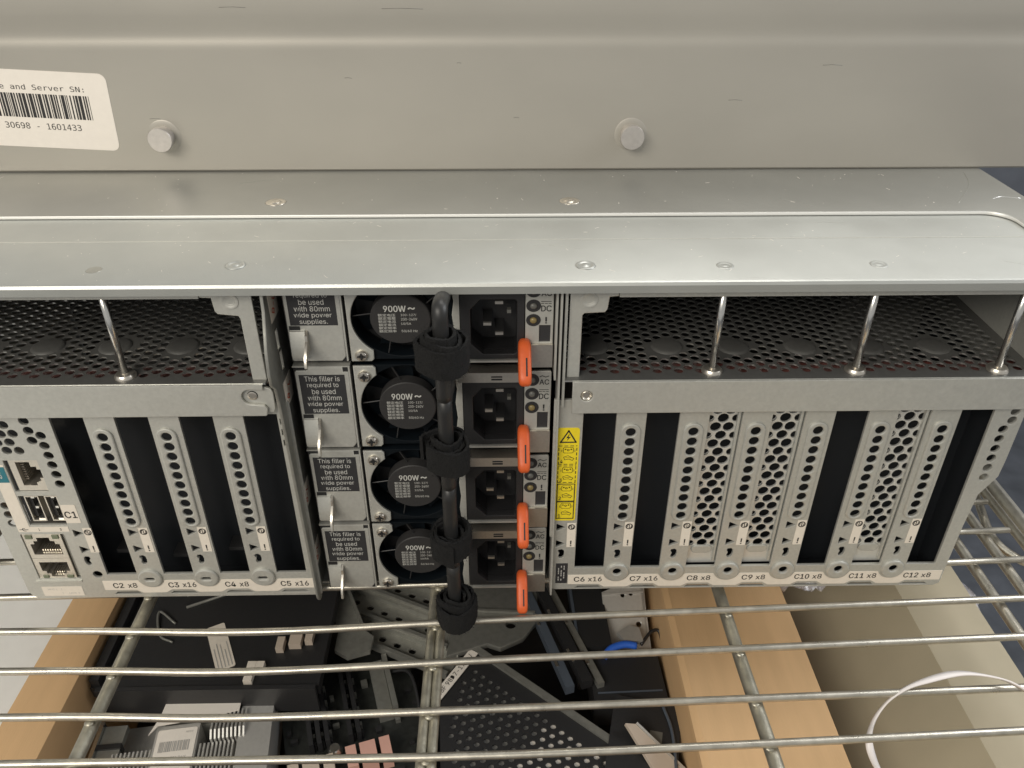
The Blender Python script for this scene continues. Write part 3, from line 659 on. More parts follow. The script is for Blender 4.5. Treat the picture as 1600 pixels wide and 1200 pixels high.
def make_filler():
    t = thing('bay_filler', '', 'filler panel', (-21, 3, 0), 'power supply fillers')
    def pk(o): o.location = (21*S, -3*S, 0); return o
    ol = [(-29.6, -15.0), (-29.1, -15.4), (-14.4, -15.4), (-13.4, -14.2), (-13.0, -13.4), (-13.0, 13.8), (-14.6, 13.8), (-14.6, 15.6), (-26.0, 15.6), (-26.0, 14.4), (-29.0, 14.4), (-29.6, 13.8)]
    f = pk(plate('filler_plate', ol, [], 3, 1.0, 'steel', t, 0.3))
    b = MB(); b.box(-29.9, -12.6, 3.4, 4.6, -15.7, 15.8); b.build('filler_frame', 'dark', f)
    b = MB(); b.box(-30.1, -12.4, 3.0, 8, 15.6, 16.0); b.box(-13.0, -12.5, 3.2, 8, -15.5, 15.5); pk(b.build('filler_rim', 'steel', t))
    lb_ = pk(plate('notice', rect(-28.5, -14.3, -1.75, 12.9), [], 2.9, 0.12, 'label_black', t))
    lines = ['This filler is', 'required to', 'be used', 'with 80mm', 'wide power', 'supplies.']
    ws = [11.0, 9.8, 7.4, 10.6, 11.2, 8.4]
    hs = [1.9, 2.1, 1.9, 1.9, 2.1, 2.1]
    its = [(t_, -21.4, 11.5-2.38*k-(0.1 if t_ in ('required to', 'wide power', 'supplies.') else 0), w_, h_, 0.006) for k, (t_, w_, h_) in enumerate(zip(lines, ws, hs))]
    lettering('notice_lettering', its, 2.86, 'ink_white', lb_)
    # bent spring clip
    pr_ = [(3.2, -3.4), (2.2, -3.7), (1.7, -5.4), (1.1, -8.6), (0.8, -11.8), (1.0, -13.0)]
    pts = pr_ + [(y+0.6, z+0.3) for y, z in pr_[::-1]]
    b = MB(); b.prism(pts, -28.9, -24.4, 'yz'); b.bevel(0.12, 1); cl = pk(b.build('clip', 'steel', t))
    b = MB(); b.prism([(2.9, -3.6), (1.0, -4.6), (0.8, -6.5), (-1.6, -8.2), (-3.8, -10.6), (-4.4, -13.4), (-3.6, -14.4), (-2.4, -13.6), (-1.6, -11.6), (0.2, -10.8), (2.9, -10.6)], -24.3, -23.6, 'yz'); b.bevel(0.15, 1); b.build('clip_hook', 'nickel', cl)
    b = MB(); b.box(-29.0, -25.8, 2.75, 3.2, -3.4, -2.0); pk(b.build('clip_slot', 'dark', t))
    return t
def make_strap(seed):
    """a hook and loop strap rolled round the handle"""
    rng = random.Random(seed); b = MB(); n = 200; turns = 3.1; rings = []
    H = 8.6
    for i in range(n+1):
        a = 2*PI*turns*i/n + seed; r = 3.2 + 3.8*i/n + 0.45*math.sin(a*1.7+seed) + 0.3*math.sin(a*3.3+2*seed)
        dz = 1.1*math.sin(i/n*5+seed) - 1.4*(i/n) + 0.5*math.sin(a*2.0)
        ring = []
        for (dr, h) in ((0.45, -H/2), (0.5, -H/4), (0.55, 0), (0.5, H/4), (0.45, H/2), (-0.45, H/2), (-0.45, -H/2)):
            j = rng.uniform(-.2, .2)
            ring.append(b.bm.verts.new((math.cos(a)*(r+dr+j), math.sin(a)*(r+dr+j), h+dz+rng.uniform(-.12, .12))))
        rings.append(ring)
    for p_, q_ in zip(rings, rings[1:]):
        for k in range(7): b.bm.faces.new((p_[k], p_[(k+1) % 7], q_[(k+1) % 7], q_[k]))
    b.bm.faces.new(rings[0]); b.bm.faces.new(rings[-1][::-1])
    for _ in range(1500):          # loose loops of the fabric
        ring = rings[rng.randrange(n//3, n)]; p0 = ring[rng.choice((0, 1, 2, 3, 4, 4, 5))].co.copy()
        p0 += Vector((0, 0, rng.uniform(-1.1, 1.1))); d = Vector((p0.x, p0.y, 0)).normalized()*rng.uniform(.1, .5) + Vector((rng.uniform(-.5, .5), rng.uniform(-.5, .5), rng.uniform(-.4, .5)))
        q0 = d.orthogonal().normalized()*0.06
        b.bm.faces.new([b.bm.verts.new(p0+q0), b.bm.verts.new(p0-q0), b.bm.verts.new(p0+d)])
    return b
psu0 = make_psu(); fil0 = make_filler()
strap_z = [35.8, 0.6, -35.9, -66.0]
for r, zc in reversed(list(enumerate(ROWS))):
    t = psu0 if r == 0 else copy_tree(psu0)
    t.location = Vector((20, 3+(0.0, 0.35, -0.15, 0.2)[r], zc))*S
    if r == 0: t.location.z = 33.2*S; t.scale.z = 0.92
    t['label'] = '%s of the four stacked power supplies with round fan label and orange release grip' % ROWN[r] if r in (0, 3) else 'power supply with round fan label and orange grip, %s of four' % ROWN[r]
    f = fil0 if r == 0 else copy_tree(fil0)
    f.location = Vector((-21, 3+(0.2, -0.1, 0.3, 0.0)[r], zc))*S
    if r == 0: f.location.z = 33.2*S; f.scale.z = 0.92
    f['label'] = 'silver filler plate with black notice and clip, %s of four' % ROWN[r]
    o = make_strap(r*1.9+0.4).build('cable_strap', 'velcro', None, 40)
    o.location = Vector((18.0+0.2*(r-1.5), -18, strap_z[r]))*S
    tag(o, 'black fuzzy strap rolled round the handle, %s of the four straps' % ROWN[r], 'cable strap', 'rolled cable straps')
    o.parent = None

# ================================================================== upper server lying on top
up = thing('stacked_server', 'large plain silver server casing lying on top of the open server', 'server', (0, 90, 50.4))
prof = [(90.6, 50.5), (90.0, 51.2), (90.0, 93.2), (90.02, 94.3), (90.1, 95.3), (90.24, 96.2), (90.38, 97.1), (90.45, 98.2), (90.4, 99.8), (90.25, 101.8), (90.08, 103.8), (90.0, 105.6), (90.0, 135), (90.8, 136), (420, 136), (420, 50.5)]
b = MB(); b.prism(prof, -260, 330, 'yz'); o = b.build('casing', 'upper', up, 40); o.location = (0, -90*S, -50.4*S)
for x, z in ((-88.1, 63.7), (83.3, 63.9)):
    b = MB(); b.lathe([(6.0, 90.02), (5.6, 89.86), (3.4, 89.86), (3.4, 89.4)], (x, 0, z), 'y', 32); d = b.build('stud_dimple', 'upper', up, 40); d.location = (0, -90*S, -50.4*S)
    b = MB(); b.lathe([(3.6, 90), (3.6, 86.8), (4.3, 86.6), (4.4, 86.2), (4.4, 84.9), (4.2, 84.6), (0.05, 84.55)], (x, 0, z), 'y', 32); d = b.build('mounting_stud', 'stud', up, 40); d.location = (0, -90*S, -50.4*S)
for x, z, L in ((118, 76, 5), (-20, 84, 2.5), (-92, 70, 4), (40, 70, 2), (150, 88, 7), (-60, 107, 9), (-5, 106.5, 14), (20, 89, 1.5)):
    b = MB(); b.tube([(x, 90, z), (x+L*0.5, 90, z+0.15), (x+L, 90, z-0.1)], 0.09, 5); d = b.build('scuff', 'grey_metal', up, True); d.location = (0, -90*S, -50.4*S)
# serial number sticker, slightly turned
rot = Matrix.Translation((-105, 0, 72)) @ Matrix.Rotation(math.radians(3.0), 4, 'Y') @ Matrix.Translation((105, 0, -72))
base = Matrix.Translation((0, -90, -50.4)) @ rot
lbp = plate('serial_sticker', rrect(-190, -104.8, 58.4, 85.6, 2.6, 5), [], 89.85, 0.13, 'sticker', up, 0, M=base)
lettering('sticker_lettering', [('Storage and Server SN:', -133.6, 79.6, 40.5, 2.4, 0.01, 1.0, 'CENTER', MONO), ('3O698 - 16O1433', -130.6, 66.2, 27, 2.2, 0.01, 1.0, 'CENTER', MONO)], 89.8, 'ink', lbp, M=base)
rng = random.Random(11); bars = []; x = -152.0
while x < -112.4:
    wd = rng.choice((0.3, 0.3, 0.5, 0.5, 0.8, 1.1)); bars.append(rect(x, min(x+wd, -112.2), 69.2, 77.6)); x += wd+rng.choice((0.3, 0.3, 0.5, 0.7))
lettering('sticker_barcode', [flat(bars)], 89.8, 'ink', lbp, M=base)

# ================================================================== wire shelf
sh = thing('wire_shelf', 'chrome wire shelf of thin parallel rods that carries the servers', 'shelf', (0, 0, -86))
def wire(pts, r, name='rod', m='wire', k=6):
    b = MB(); b.tube(smooth_path(pts, k), r, 12); o = b.build(name, m, sh, True); o.location = (0, 0, 86*S); return o
rows = [((-330, 112), (-53, 124), (242, 135)), ((-330, 95), (-53, 106), (242, 118)), ((-330, 77), (-53, 88), (242, 101)), ((-330, 58), (-53, 70), (242, 84)),
        ((-330, 40), (-53, 52), (242, 67)), ((-330, 33), (-160, 39), (37, 42), (242.6, 49.5)), ((-330, 17), (-158, 20.8), (37, 24), (242.6, 32)), ((-330, -1), (-152, 2.4), (-20, 5.6), (60, 8), (242, 15.5)),
        ((-330, -17), (-144, -13.7), (-53, -15.3), (37.7, -11.1), (228.7, -4.4), (244, -4)), ((-330, -33), (-135.6, -30.7), (-53, -32.2), (37.4, -28.5), (218.9, -22), (244, -21)),
        ((-330, -51), (-126.6, -48.4), (-53, -49.8), (37, -47.8), (207, -43), (244, -41.6)), ((-330, -66), (-118.4, -64.5), (37, -64), (198.5, -58.7), (244, -57)), ((-330, -83), (-118, -81.5), (37, -81), (198, -76), (244, -74.5))]
del rows[4]
for rw in rows: wire([(x, y, -81.8) for x, y in rw], 1.3)
for x in (-98.3, 8.6, 11.9, 117):
    r = 2.3 if abs(x) > 20 else 1.65
    wire([(x-0.4, 150, -83.4-r), (x, 0, -83.4-r), (x+(1.2 if x > 100 else 0), -66, -83.4-r), (x+(1.5 if x > 100 else 0), -100, -83.4-r)], r, 'cross_bar', 'bar')
# weld beads where rods cross the bars
for x in (-98.3, 10.2, 117):
    for rw in rows[6:]:
        y = None
        for (xa, ya), (xb, yb) in zip(rw, rw[1:]):
            if xa <= x <= xb: y = ya+(yb-ya)*(x-xa)/(xb-xa)
        b = MB(); b.lathe([(0.1, -0.8), (1.3, -0.5), (1.7, 0.1), (1.2, 0.6), (0.1, 0.8)], (x, y-0.5, -83.7), 'z', 10); o = b.build('weld', 'bar', sh, True); o.location = (0, 0, 86*S)
# right hand end: rim, lower rim and zigzag truss
wire([(249.4, 150, -80.5), (249.4, 60, -80.5), (249.4, -100, -80.5)], 2.6, 'end_rim')
wire([(250, 150, -87.2), (250, 60, -87.2), (250, -100, -87.2)], 2.2, 'end_rim')
wire([(234.2, 150, -86), (234, 30, -86), (234, -100, -86)], 2.0, 'cross_bar')
wire([(220.6, 150, -86), (221, 20, -86), (221.8, -100, -86)], 2.0, 'cross_bar')
zz_ = [(246.5, 150, -87.5)]
for k in range(5): zz_ += [(246.5, 118-k*50, -87.5), (244, 106-k*50, -87.5), (239.2, 88-k*50, -87.5), (239.2, 78-k*50, -87.5), (243.5, 70-k*50, -87.5)]
wire(zz_, 1.7, 'truss', 'wire', 6)

# ================================================================== below the shelf
# floor and far wall
me = bpy.data.meshes.new('floor'); me.from_pydata([(-3, -2, -0.66), (3, -2, -0.66), (3, 2.2, -0.66), (-3, 2.2, -0.66)], [], [(0, 1, 2, 3)]); structure(finish('floor', me, 'floor'))
b = MB(); b.box(-2400, 2400, 1700, 1720, -550, 1500); structure(b.build('wall', 'wall_dark'))
# open carton
cb = thing('cardboard_box', 'open brown cardboard box full of computer parts under the wire shelf', 'box', (-15, 0, -330))
def inbox(o): o.location = (15*S, 0, 330*S); return o
def board(x0, x1, y0, y1, z0, z1, name, bev=0.5):
    b = MB(); b.box(x0, x1, y0, y1, z0, z1); b.bevel(bev); return inbox(b.build(name, 'card', cb))
board(-140.5, -137.5, -150, 150, -330, -131.6, 'side_panel'); board(106.5, 109.5, -150, 150, -330, -131.6, 'side_panel')
board(-137.4, 106.4, 147, 150, -330, -131.6, 'end_panel'); board(-137.4, 106.4, -150, -147, -330, -131.6, 'end_panel')
board(-137.4, 106.4, -146.9, 146.9, -330, -327, 'bottom_panel')
b = MB(); b.prism([(-137.2, -131.4), (-137.4, -129.0), (-141, -128.2), (-152, -129.4), (-160, -132.4), (-160.4, -134.6), (-152, -131.8), (-141, -130.6)], -149, 149, 'xz'); b.bevel(0.4); inbox(b.build('flap', 'card', cb, 25))
b = MB(); b.prism([(106.4, -131.2), (106.7, -128.8), (109.4, -128.0), (112, -128.8), (135, -129.6), (162, -131.0), (162.2, -133.4), (135, -132.0), (112, -131.2)], -149, 149, 'xz'); b.bevel(0.4); inbox(b.build('flap', 'card', cb, 25))
# white box to the left, beige case to the right
b = MB(); b.box(-560, -166, -200, 180, -420, -152); b.bevel(2, 3); o = b.build('white_carton', 'white_card'); tag(o, 'plain white carton below the shelf, left of the brown cardboard box', 'box')
b = MB(); b.prism([(214.5, -130), (176, -178), (176, -460), (246, -460), (246, -130)], -260, 140, 'xz'); b.bevel(2.0, 3); o = b.build('storage_case', 'beige'); tag(o, 'long dull beige case below the shelf, right of the brown cardboard flap', 'case')  # left side of the case slanted so that it catches more light

# --- contents of the carton
def spin(cx, cy, cz, rz=0, rx_=0, ry=0):
    return Matrix.Translation((cx, cy, cz)) @ Matrix.Rotation(math.radians(rz), 4, 'Z') @ Matrix.Rotation(math.radians(rx_), 4, 'X') @ Matrix.Rotation(math.radians(ry), 4, 'Y')
def item(name, label, cat, cx, cy, cz, rz=0, rx_=0, ry=0, group=None):
    t = thing(name, label, cat, (cx, cy, cz), group); t.rotation_euler = spin(0, 0, 0, rz, rx_, ry).to_euler(); return t
# black sheet added under the parts, in place of shade in the gaps
b = MB(); b.box(-136.8, 105.8, -146, 146, -196, -192); b.bevel(0.8); o = b.build('shade_sheet', 'black'); tag(o, 'added black sheet that darkens the gaps beneath the loose computer parts in the box', 'dark sheet')
# big black cover
t = thing('black_cover', 'large matt black metal cover lying at the left in the cardboard box', 'metal cover', (-89, 45, -143)); t.rotation_euler = (math.radians(2), 0, 0)
b = MB(); b.box(-47, 47, -40, 60, 0, 6); b.bevel(1.2); b.build('sheet', 'plastic', t)
b = MB(); b.box(-44, 46, -42.5, -40.6, -8, 7.4); b.bevel(0.4); b.build('front_rim', 'black', t)
b = MB(); b.box(-46.8, -43, -39, 59, 6.1, 10); b.bevel(0.8); b.build('side_rim', 'black', t)
for a_, c_ in (((-22, 8, 6.6), (26, 34, 6.6)), ((-20, 1, 6.6), (30, 24, 6.6))):
    b = MB(); b.tube([a_, c_], 0.7, 6); b.build('crease', 'grey_metal', t, True)
b = MB(); b.tube(smooth_path([(-22, -8, 6.6), (-31, -2, 7.5), (-27, -14, 6.6), (-20, -18, 6.6)], 5), 0.6, 6); b.build('wire_hook', 'grey_metal', t, True)
TM = spin(1.0, -20, 0, 26)
pl_ = plate('tag', rrect(-4.0, 4.0, -13, 12, 0.8, 3), [], 6.4, 0.25, 'label_white', t, 0, 'xy', M=TM)
lettering('tag_print', [flat(sum([stroke([(-2.8+1.4*k, -12), (-2.8+1.4*k, (-1, 1.5, 0.5, -3, 1)[k])], 0.34) for k in range(5)], []))], 6.55, 'ink_grey', t, M=TM, plane='xy')
b = MB(); b.box(16, 19.5, -39.5, -30, 6.2, 9); b.bevel(0.5); b.build('white_clip', 'label_white', t)
b = MB(); b.box(19.6, 23, -33.5, -30, 6.2, 9); b.bevel(0.5); b.build('clip_arm', 'label_white', t)
for k, (x, wd) in enumerate(((26, 3.2), (31.2, 5.2), (37.8, 3.2))):
    b = MB(); b.box(x, x+wd, -24+k*1.9, -18+k*1.9, 6.1, 9.5); b.bevel(0.4); b.build('connector', 'tan', t)
# heat sink with label
t = item('heat_sink', 'silver finned heat sink with white barcode label, front left in the cardboard box', 'heat sink', -94, -12, -150, 7, 0)
b = MB(); b.box(-30, 34, -40, 20, -20, -15); b.bevel(0.6); b.build('base', 'fin', t)
b0 = MB(); b0.box(-0.35, 0.35, -40, 1, -15, 0); fm = b0.mesh()
for k in range(10): o = finish('fin', fm, 'fin', t); o.location = ((-27.5+k*1.6)*S, -3*S, 0)
for k in range(9): o = finish('fin', fm, 'fin', t); o.location = ((6.2+k*1.6)*S, -3*S, 0)
b0 = MB(); b0.prism([(-9, -15), (3, -15), (3, 3), (-6, 4), (-9, 2)], -0.35, 0.35, 'yz'); fm2 = b0.mesh()
for k in range(9): o = finish('fin', fm2, 'fin', t); o.location = ((10.5+k*1.6)*S, 7*S, 0)
b = MB(); b.box(21, 34, -40, 14, -15, 1.5); b.bevel(1.2, 3); b.build('end_block', 'fin', t)
b = MB(); b.box(-12, 5, -40, 7, -15, 1.2); b.bevel(0.6); b.build('centre_block', 'fin', t)
b = MB(); b.box(-10, 20.5, 7.2, 20, -15, -1.5); b.bevel(1); b.build('back_block', 'grey_rail', t)
pp = plate('label', rrect(-11, 4.4, -18, 5, 0.8, 3), [], 1.6, 0.3, 'sticker', t, 0, 'xy')
bars = []; x = -9.4
while x < 2.4: wd = rng.choice((0.25, 0.4, 0.6)); bars.append(rect(x, x+wd, -5.2, -0.6)); x += wd+rng.choice((0.25, 0.4))
lettering('barcode', [flat(bars), ('ASSY', 1.5, 3.0, 3, 0.8, 0.0), ('PN 74Y', -1, -8, 6, 1.0, 0.0)], 1.75, 'ink_grey', pp, plane='xy')
b = MB(); b.prism([(-14, 2), (-11, 10), (-8.4, 26), (18, 15.5), (19.2, 17.6), (21, 17.4), (20.5, 9), (6, 7), (-11, 6)], 3.2, 3.7, 'xy'); b.build('paper_flap', 'sticker', t)
# strapped bracket at the left wall
t = item('clip_frame', 'bare metal bracket with black bands beside the heat sink in the box', 'bracket', -126, -14, -154, 4, 0)
b = MB(); b.box(-4, 5, -24, 12, -3, 0); b.bevel(0.4); b.build('plate', 'grey_rail', t)
b = MB(); b.box(-5.6, -4.1, -24, 13, -6, 2); b.bevel(0.4); b.build('edge', 'bright', t)
for k in range(3): b = MB(); b.box(-6, 5.4, -22+k*11.5, -19.8+k*11.5, -3.4, 1.0); b.bevel(0.5); b.build('band', 'black', t)
# circuit board with sockets
t = item('circuit_board', 'black circuit board with pink and tan plastic connectors in the cardboard box', 'circuit board', -36, 6, -162, 17, 0)
b = MB(); b.box(-24, 34, -46, 34, -2, 0); b.bevel(0.3); b.build('board', 'pcb', t)
for gx, gy, m_, sc_ in ((-23, -21, 'tan', 1.0), (0, -20, 'pink', 1.0)):
    for k, wd in enumerate((4.2, 6.4, 4.2)):
        x = gx + (0, 5.7, 13.8)[k]*sc_; b = MB(); b.box(x, x+wd*sc_, gy-9.5*sc_, gy, 0, 8); b.bevel(0.5); b.build('connector', m_, t)
for k in range(5):
    x = -14+k*3.4+(6 if k > 2 else 0)
    b = MB(); b.box(x, x+1.9, -14, 22, 0, 6.5); b.bevel(0.3); b.build('memory_socket', 'plastic', t)
    for q in range(9):
        b = MB(); b.box(x+2.0, x+2.9, -13+q*3.8, -11.2+q*3.8, 0, 4); b.build('socket_key', 'grey_metal' if q % 2 else 'black', t)
b = MB(); b.box(16, 22, -8, 20, 0, 5.5); b.bevel(0.6); b.build('shield', 'grey_rail', t)
b = MB(); b.box(22.2, 24.4, -8, 20, 0, 9); b.bevel(0.4); b.build('shield_wall', 'grey_rail', t)
b = MB(); b.lathe([(3.0, 0), (3.0, 4), (2.0, 5.2), (0.05, 5.2)], (-4, -17, 0), 'z', 16); b.build('standoff', 'bright', t, 40)
b = MB(); b.tube(smooth_path([(24, 12, 6), (32, 6, 10), (33, -8, 8), (30, -26, 3)], 6), 0.7, 7); b.build('lead', 'plastic', t, True)
rngc = random.Random(5)
for k in range(40):
    x, y = rngc.uniform(-23, 32), rngc.uniform(-45, 31); b = MB(); b.box(x, x+rngc.uniform(1.2, 3.2), y, y+rngc.uniform(1.2, 3.2), 0, rngc.uniform(1, 2.5)); b.build('chip', 'black' if k % 3 else 'grey_metal', t)
# slide rails
def rail(label, cx, cy, cz, rz, L, wd):
    t = item('slide_rail', label, 'rail', cx, cy, cz, rz, 0, 0, 'slotted slide rails')
    plate('web', rect(-L/2, L/2, -wd, wd), [rrect(-L/2+5+k*8, -L/2+8.4+k*8, -1.3, 1.3, 1.0, 3) for k in range(int(L/8)-1)], 0, 1.2, 'grey_rail', t, 0.2, 'xy')
    for s_ in (-1, 1): b = MB(); b.box(-L/2, L/2, s_*wd-0.9, s_*wd+0.9, -1, 3.0); b.bevel(0.6); b.build('flange', 'grey_rail', t)
rail('grey slotted slide rail at the back of the box, upper one of three', -16, 67, -150, -26, 62, 6)
rail('grey slotted slide rail in the box, middle one of three', -15, 51.5, -152, -26, 60, 6)
rail('grey slotted slide rail in the box, lowest one of three', -11, 36, -154, -26, 52, 5.5)
t = item('rail_bracket', 'bent grey bracket joining the slotted rails inside the cardboard box', 'bracket', -40, 50, -146, -66, 0)
b = MB(); b.prism([(-26, -4.5), (10, -4.5), (20, -9), (26, -5), (27, 5), (20, 9), (12, 5), (-26, 5)], -1.5, 0.8, 'xy'); b.bevel(0.4); b.build('plate', 'grey_rail', t)
b = MB(); b.box(-26, 14, 5, 6.4, -1, 4); b.bevel(0.4); b.build('flange', 'grey_rail', t)
# perforated panel with white label
t = item('perforated_panel', 'dark perforated steel panel with white paper label on its corner', 'panel', 22, 31, -152, -40, 0)
def inside(p, poly):
    c = False
    for (x0, y0), (x1, y1) in zip(poly, poly[1:]+poly[:1]):
        if (y0 > p[1]) != (y1 > p[1]) and p[0] < (x1-x0)*(p[1]-y0)/(y1-y0)+x0: c = not c
    return c
ol = [(-2, 0), (92, 0), (92, -76), (50.8, -76), (6, -30)]; core = [(3.5, -4.5), (90, -4.5), (90, -74), (53, -74), (10.5, -29)]
hs = [circ(-30+c*4.3+(2.15 if r % 2 else 0), -4-r*3.7, 1.25, 8) for r in range(20) for c in range(30) if inside((-30+c*4.3+(2.15 if r % 2 else 0), -4-r*3.7), core)]
plate('sheet', ol, hs, 0, 0.8, 'black', t, 0, 'xy')
b = MB(); b.box(-3, 92, 0.1, 3.0, -5, 1.4); b.bevel(0.5); b.build('rim', 'grey_rail', t)
b = MB(); b.prism([(0, -1), (92, -1), (92, -74), (52, -74), (8, -30)], -2.2, -1.7, 'xy'); b.build('liner', 'fin', t)
b = MB(); b.box(46, 91, -34, -2, -1.6, -1.1); b.build('backing_strip', 'sticker', t)
LM = spin(1.5, -15.2, 0, 97)
lp = plate('paper_label', rect(-15, 15, -2.2, 2.2), [], 1.2, 0.3, 'sticker', t, 0, 'xy', M=LM)
lettering('label_print', [('CBF 98D7-1786 /', 0, 0, 25, 2.5, 0.01)], 1.35, 'ink', lp, M=LM, plane='xy')
# dark grey bezel behind it
t = item('grey_bezel', 'dark grey plastic bezel with notched edge behind the perforated panel', 'bezel', 30, 40, -150, -4, 0)
plate('shell', [(-20, -14), (-2, -6), (4, -8), (14, -2), (20, 8), (20, 34), (-20, 34)], [circ(8, 6, 2.4, 12)], 0, 3, 'grey_metal', t, 0.6, 'xy')
b = MB(); b.box(-19, 19, 12, 13.2, 0.1, 1.6); b.bevel(0.3); b.build('ridge', 'grey_rail', t)
# long bars
for lab, cx, cy, cz, m_, rz, hw in (('slim black bar lying diagonally beside the tall black case', 61.5, 40, -149, 'plastic', -72, 2.4), ('thin bluish steel bar lying diagonally beside the grey bezel', 54.5, 39, -151, 'blue_grey', -73, 2.0), ('thin bright steel bar lying diagonally nearest the tall black case', 67, 40, -151, 'grey_rail', -71, 1.6)):
    o = thing('metal_bar', lab, 'bar', (cx, cy, cz), 'diagonal bars in the box'); o.rotation_euler = (0, 0, math.radians(rz))
    b = MB(); b.box(-44, 30, -hw, hw, -3, 2); b.bevel(0.8); b.build('bar', m_, o)
    for x in (-12, 12): b = MB(); b.box(x, x+7, -hw-0.3, -hw+1, 2.05, 2.5); b.bevel(0.2); b.build('bar_tab', 'bright', o)
# module with blue latch
t = item('drive_module', 'black plastic module with a bright blue latch in the cardboard box', 'module', 89, 17, -152, 2, 0)
b = MB(); b.box(-16, 15.5, -12, 14, -16, 0); b.bevel(1.5, 3); b.build('housing', 'plastic', t)
b = MB(); b.tube(smooth_path([(-9, 10, 1.0), (-5, 13.4, 2.5), (1, 15, 3), (6.5, 14.4, 2.5)], 5), 1.7, 10, rs=None); b.build('latch', 'blue', t, True)
b = MB(); b.box(-14, 14, -8, -7.4, 0, 0.4); b.bevel(0.1); b.build('ridge', 'blue_grey', t)
b = MB(); b.prism([(2, 16), (10, 17), (9.5, 24), (5, 26), (-1, 22)], 0.5, 3, 'xy'); b.bevel(0.6); b.build('tab', 'fin', t)
b = MB(); b.tube(smooth_path([(9, 16, 1), (14, 21, 3), (18, 22, 3), (19, 17, 1)], 5), 0.8, 7); b.build('cable', 'gloss', t, True)
t = item('silver_bracket', 'upright silver sheet bracket with small holes behind the blue latch', 'bracket', 93, 50, -154, 3, 30)
plate('sheet', [(-10, -20), (9, -20), (11, 16), (7, 20), (-10, 14)], [circ(0, 12, 1.0, 10), circ(4, 12.6, 1.0, 10), circ(6, -2, 1.2, 10)], 0, 1.0, 'fin', t, 0.3, 'xy')
b = MB(); b.box(9, 10.4, -20, 15, -8, 0); b.bevel(0.3); b.build('side', 'fin', t)
b = MB(); b.box(-10, 10, 12.4, 13.2, 0.1, 1.2); b.bevel(0.2); b.build('fold', 'fin', t)
t = item('black_case', 'tall black rounded case between the diagonal bars and the silver bracket', 'case', 76, 50, -150, 2, 0)
b = MB(); b.box(-7, 7.5, -18, 26, -30, 0); b.bevel(2.2, 3); b.build('shell', 'black', t)
b = MB(); b.box(-8.4, -7.1, -16, 22, -8, 0.6); b.bevel(0.4); b.build('side_band', 'blue_grey', t)
t = item('dark_tray', 'glossy dark tray with curved pale edge at the front right of the box', 'tray', 90.5, -18, -150, -14, 0)
b = MB(); b.box(-14, 14, -34, 22, -12, 0); b.bevel(2); b.build('tray', 'black', t)
b = MB(); b.tube(smooth_path([(6, 21, 0.6), (11, 8, 0.6), (14, -14, 0.6), (14, -34, 0.6)], 6), 0.7, 8); b.build('edge_strip', 'blue_grey', t, True)
b = MB(); b.box(2, 7, 0, 8, 0.1, 0.4); b.build('window', 'grey_metal', t)
t = item('plastic_corner', 'pale pinkish plastic corner piece at the bottom edge of the photo', 'plastic piece', 92, -22, -148, -44, 0, 14)
b = MB(); b.prism([(-14, 2), (-11, 5), (24, 5), (24, -7), (8, -5)], -1.2, 0.6, 'xy'); b.bevel(0.4); b.build('plate', 'tan', t)
b = MB(); b.box(-11, 24, 5.1, 6, -4, 1); b.bevel(0.3); b.build('edge', 'fin', t)

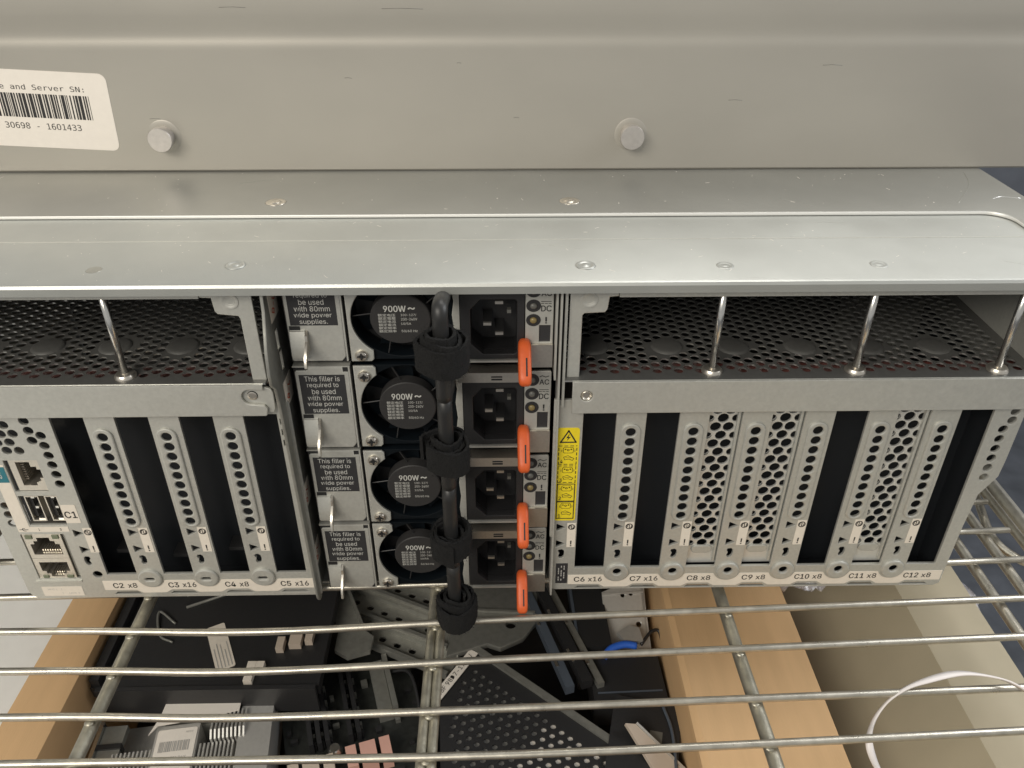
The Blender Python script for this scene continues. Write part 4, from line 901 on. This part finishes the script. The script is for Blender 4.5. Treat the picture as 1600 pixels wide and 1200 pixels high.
# packing strap over the rods, crumpled film
b = MB()
pth = smooth_path([(212.3, -59.6, -77.0), (203.4, -47.0, -77.5), (197.4, -42.5, -77.5), (185.7, -40.3, -77.5), (172.0, -42.8, -78.5), (164.4, -44.7, -81.0), (159.7, -46.3, -86.0), (155.8, -49.7, -90.0), (154.0, -53.9, -94.0), (155.0, -58.2, -98.0), (157.8, -63.5, -102.0)], 8)
rings = []
for i, p in enumerate(pth):
    tn = (pth[min(i+1, len(pth)-1)]-pth[max(i-1, 0)]).normalized(); a = 0.6+0.5*math.sin(i*0.16)
    sd = Vector((0, 0, 1)).cross(tn).normalized(); u2 = tn.cross(sd); dv = sd*math.cos(a)+u2*math.sin(a); nv = tn.cross(dv)
    wv = 1.0+0.25*math.sin(i*0.3)
    rings.append([b.bm.verts.new(p+dv*wv+nv*0.25), b.bm.verts.new(p+nv*0.45), b.bm.verts.new(p-dv*wv+nv*0.25), b.bm.verts.new(p-dv*wv-nv*0.25), b.bm.verts.new(p-nv*0.1), b.bm.verts.new(p+dv*wv-nv*0.25)])
for p_, q_ in zip(rings, rings[1:]):
    for k in range(6): b.bm.faces.new((p_[k], p_[(k+1) % 6], q_[(k+1) % 6], q_[k]))
b.bm.faces.new(rings[0]); b.bm.faces.new(rings[-1][::-1])
o = b.build('plastic_strap', 'strap', None, True); tag(o, 'white plastic strap curling over the shelf rods at the bottom right', 'strap')
def film(name, label, cx, cy, cz, rx_, ry, hz, seed):
    rg = random.Random(seed); b = MB(); n = 9; g = []
    for i in range(n):
        for j in range(n):
            u, v = i/(n-1)*2-1, j/(n-1)*2-1; k = 1-0.25*abs(u*v)
            g.append(b.bm.verts.new((cx+u*rx_*k+rg.uniform(-.08, .08)*rx_, cy+v*ry*k+rg.uniform(-.08, .08)*ry, cz+hz*(1-u*u*0.7-v*v*0.7)+rg.uniform(-.3, .3)*hz)))
    for i in range(n-1):
        for j in range(n-1): b.bm.faces.new((g[i*n+j], g[(i+1)*n+j], g[(i+1)*n+j+1], g[i*n+j+1]))
    bmesh.ops.solidify(b.bm, geom=b.bm.faces[:], thickness=0.25)
    bmesh.ops.subdivide_edges(b.bm, edges=b.bm.edges[:], cuts=2, use_grid_fill=True, smooth=0.9); o = b.build(name, 'film', None, True); tag(o, label, 'plastic film'); return o
film('crumpled_film', 'crumpled clear film lying on the brown flap below slot C10', 172, 62, -131, 14, 18, 6, 2)
film('crumpled_film', 'torn clear film bunched beside the beige case near the shelf end', 246, 48, -142, 10, 26, 6, 5)
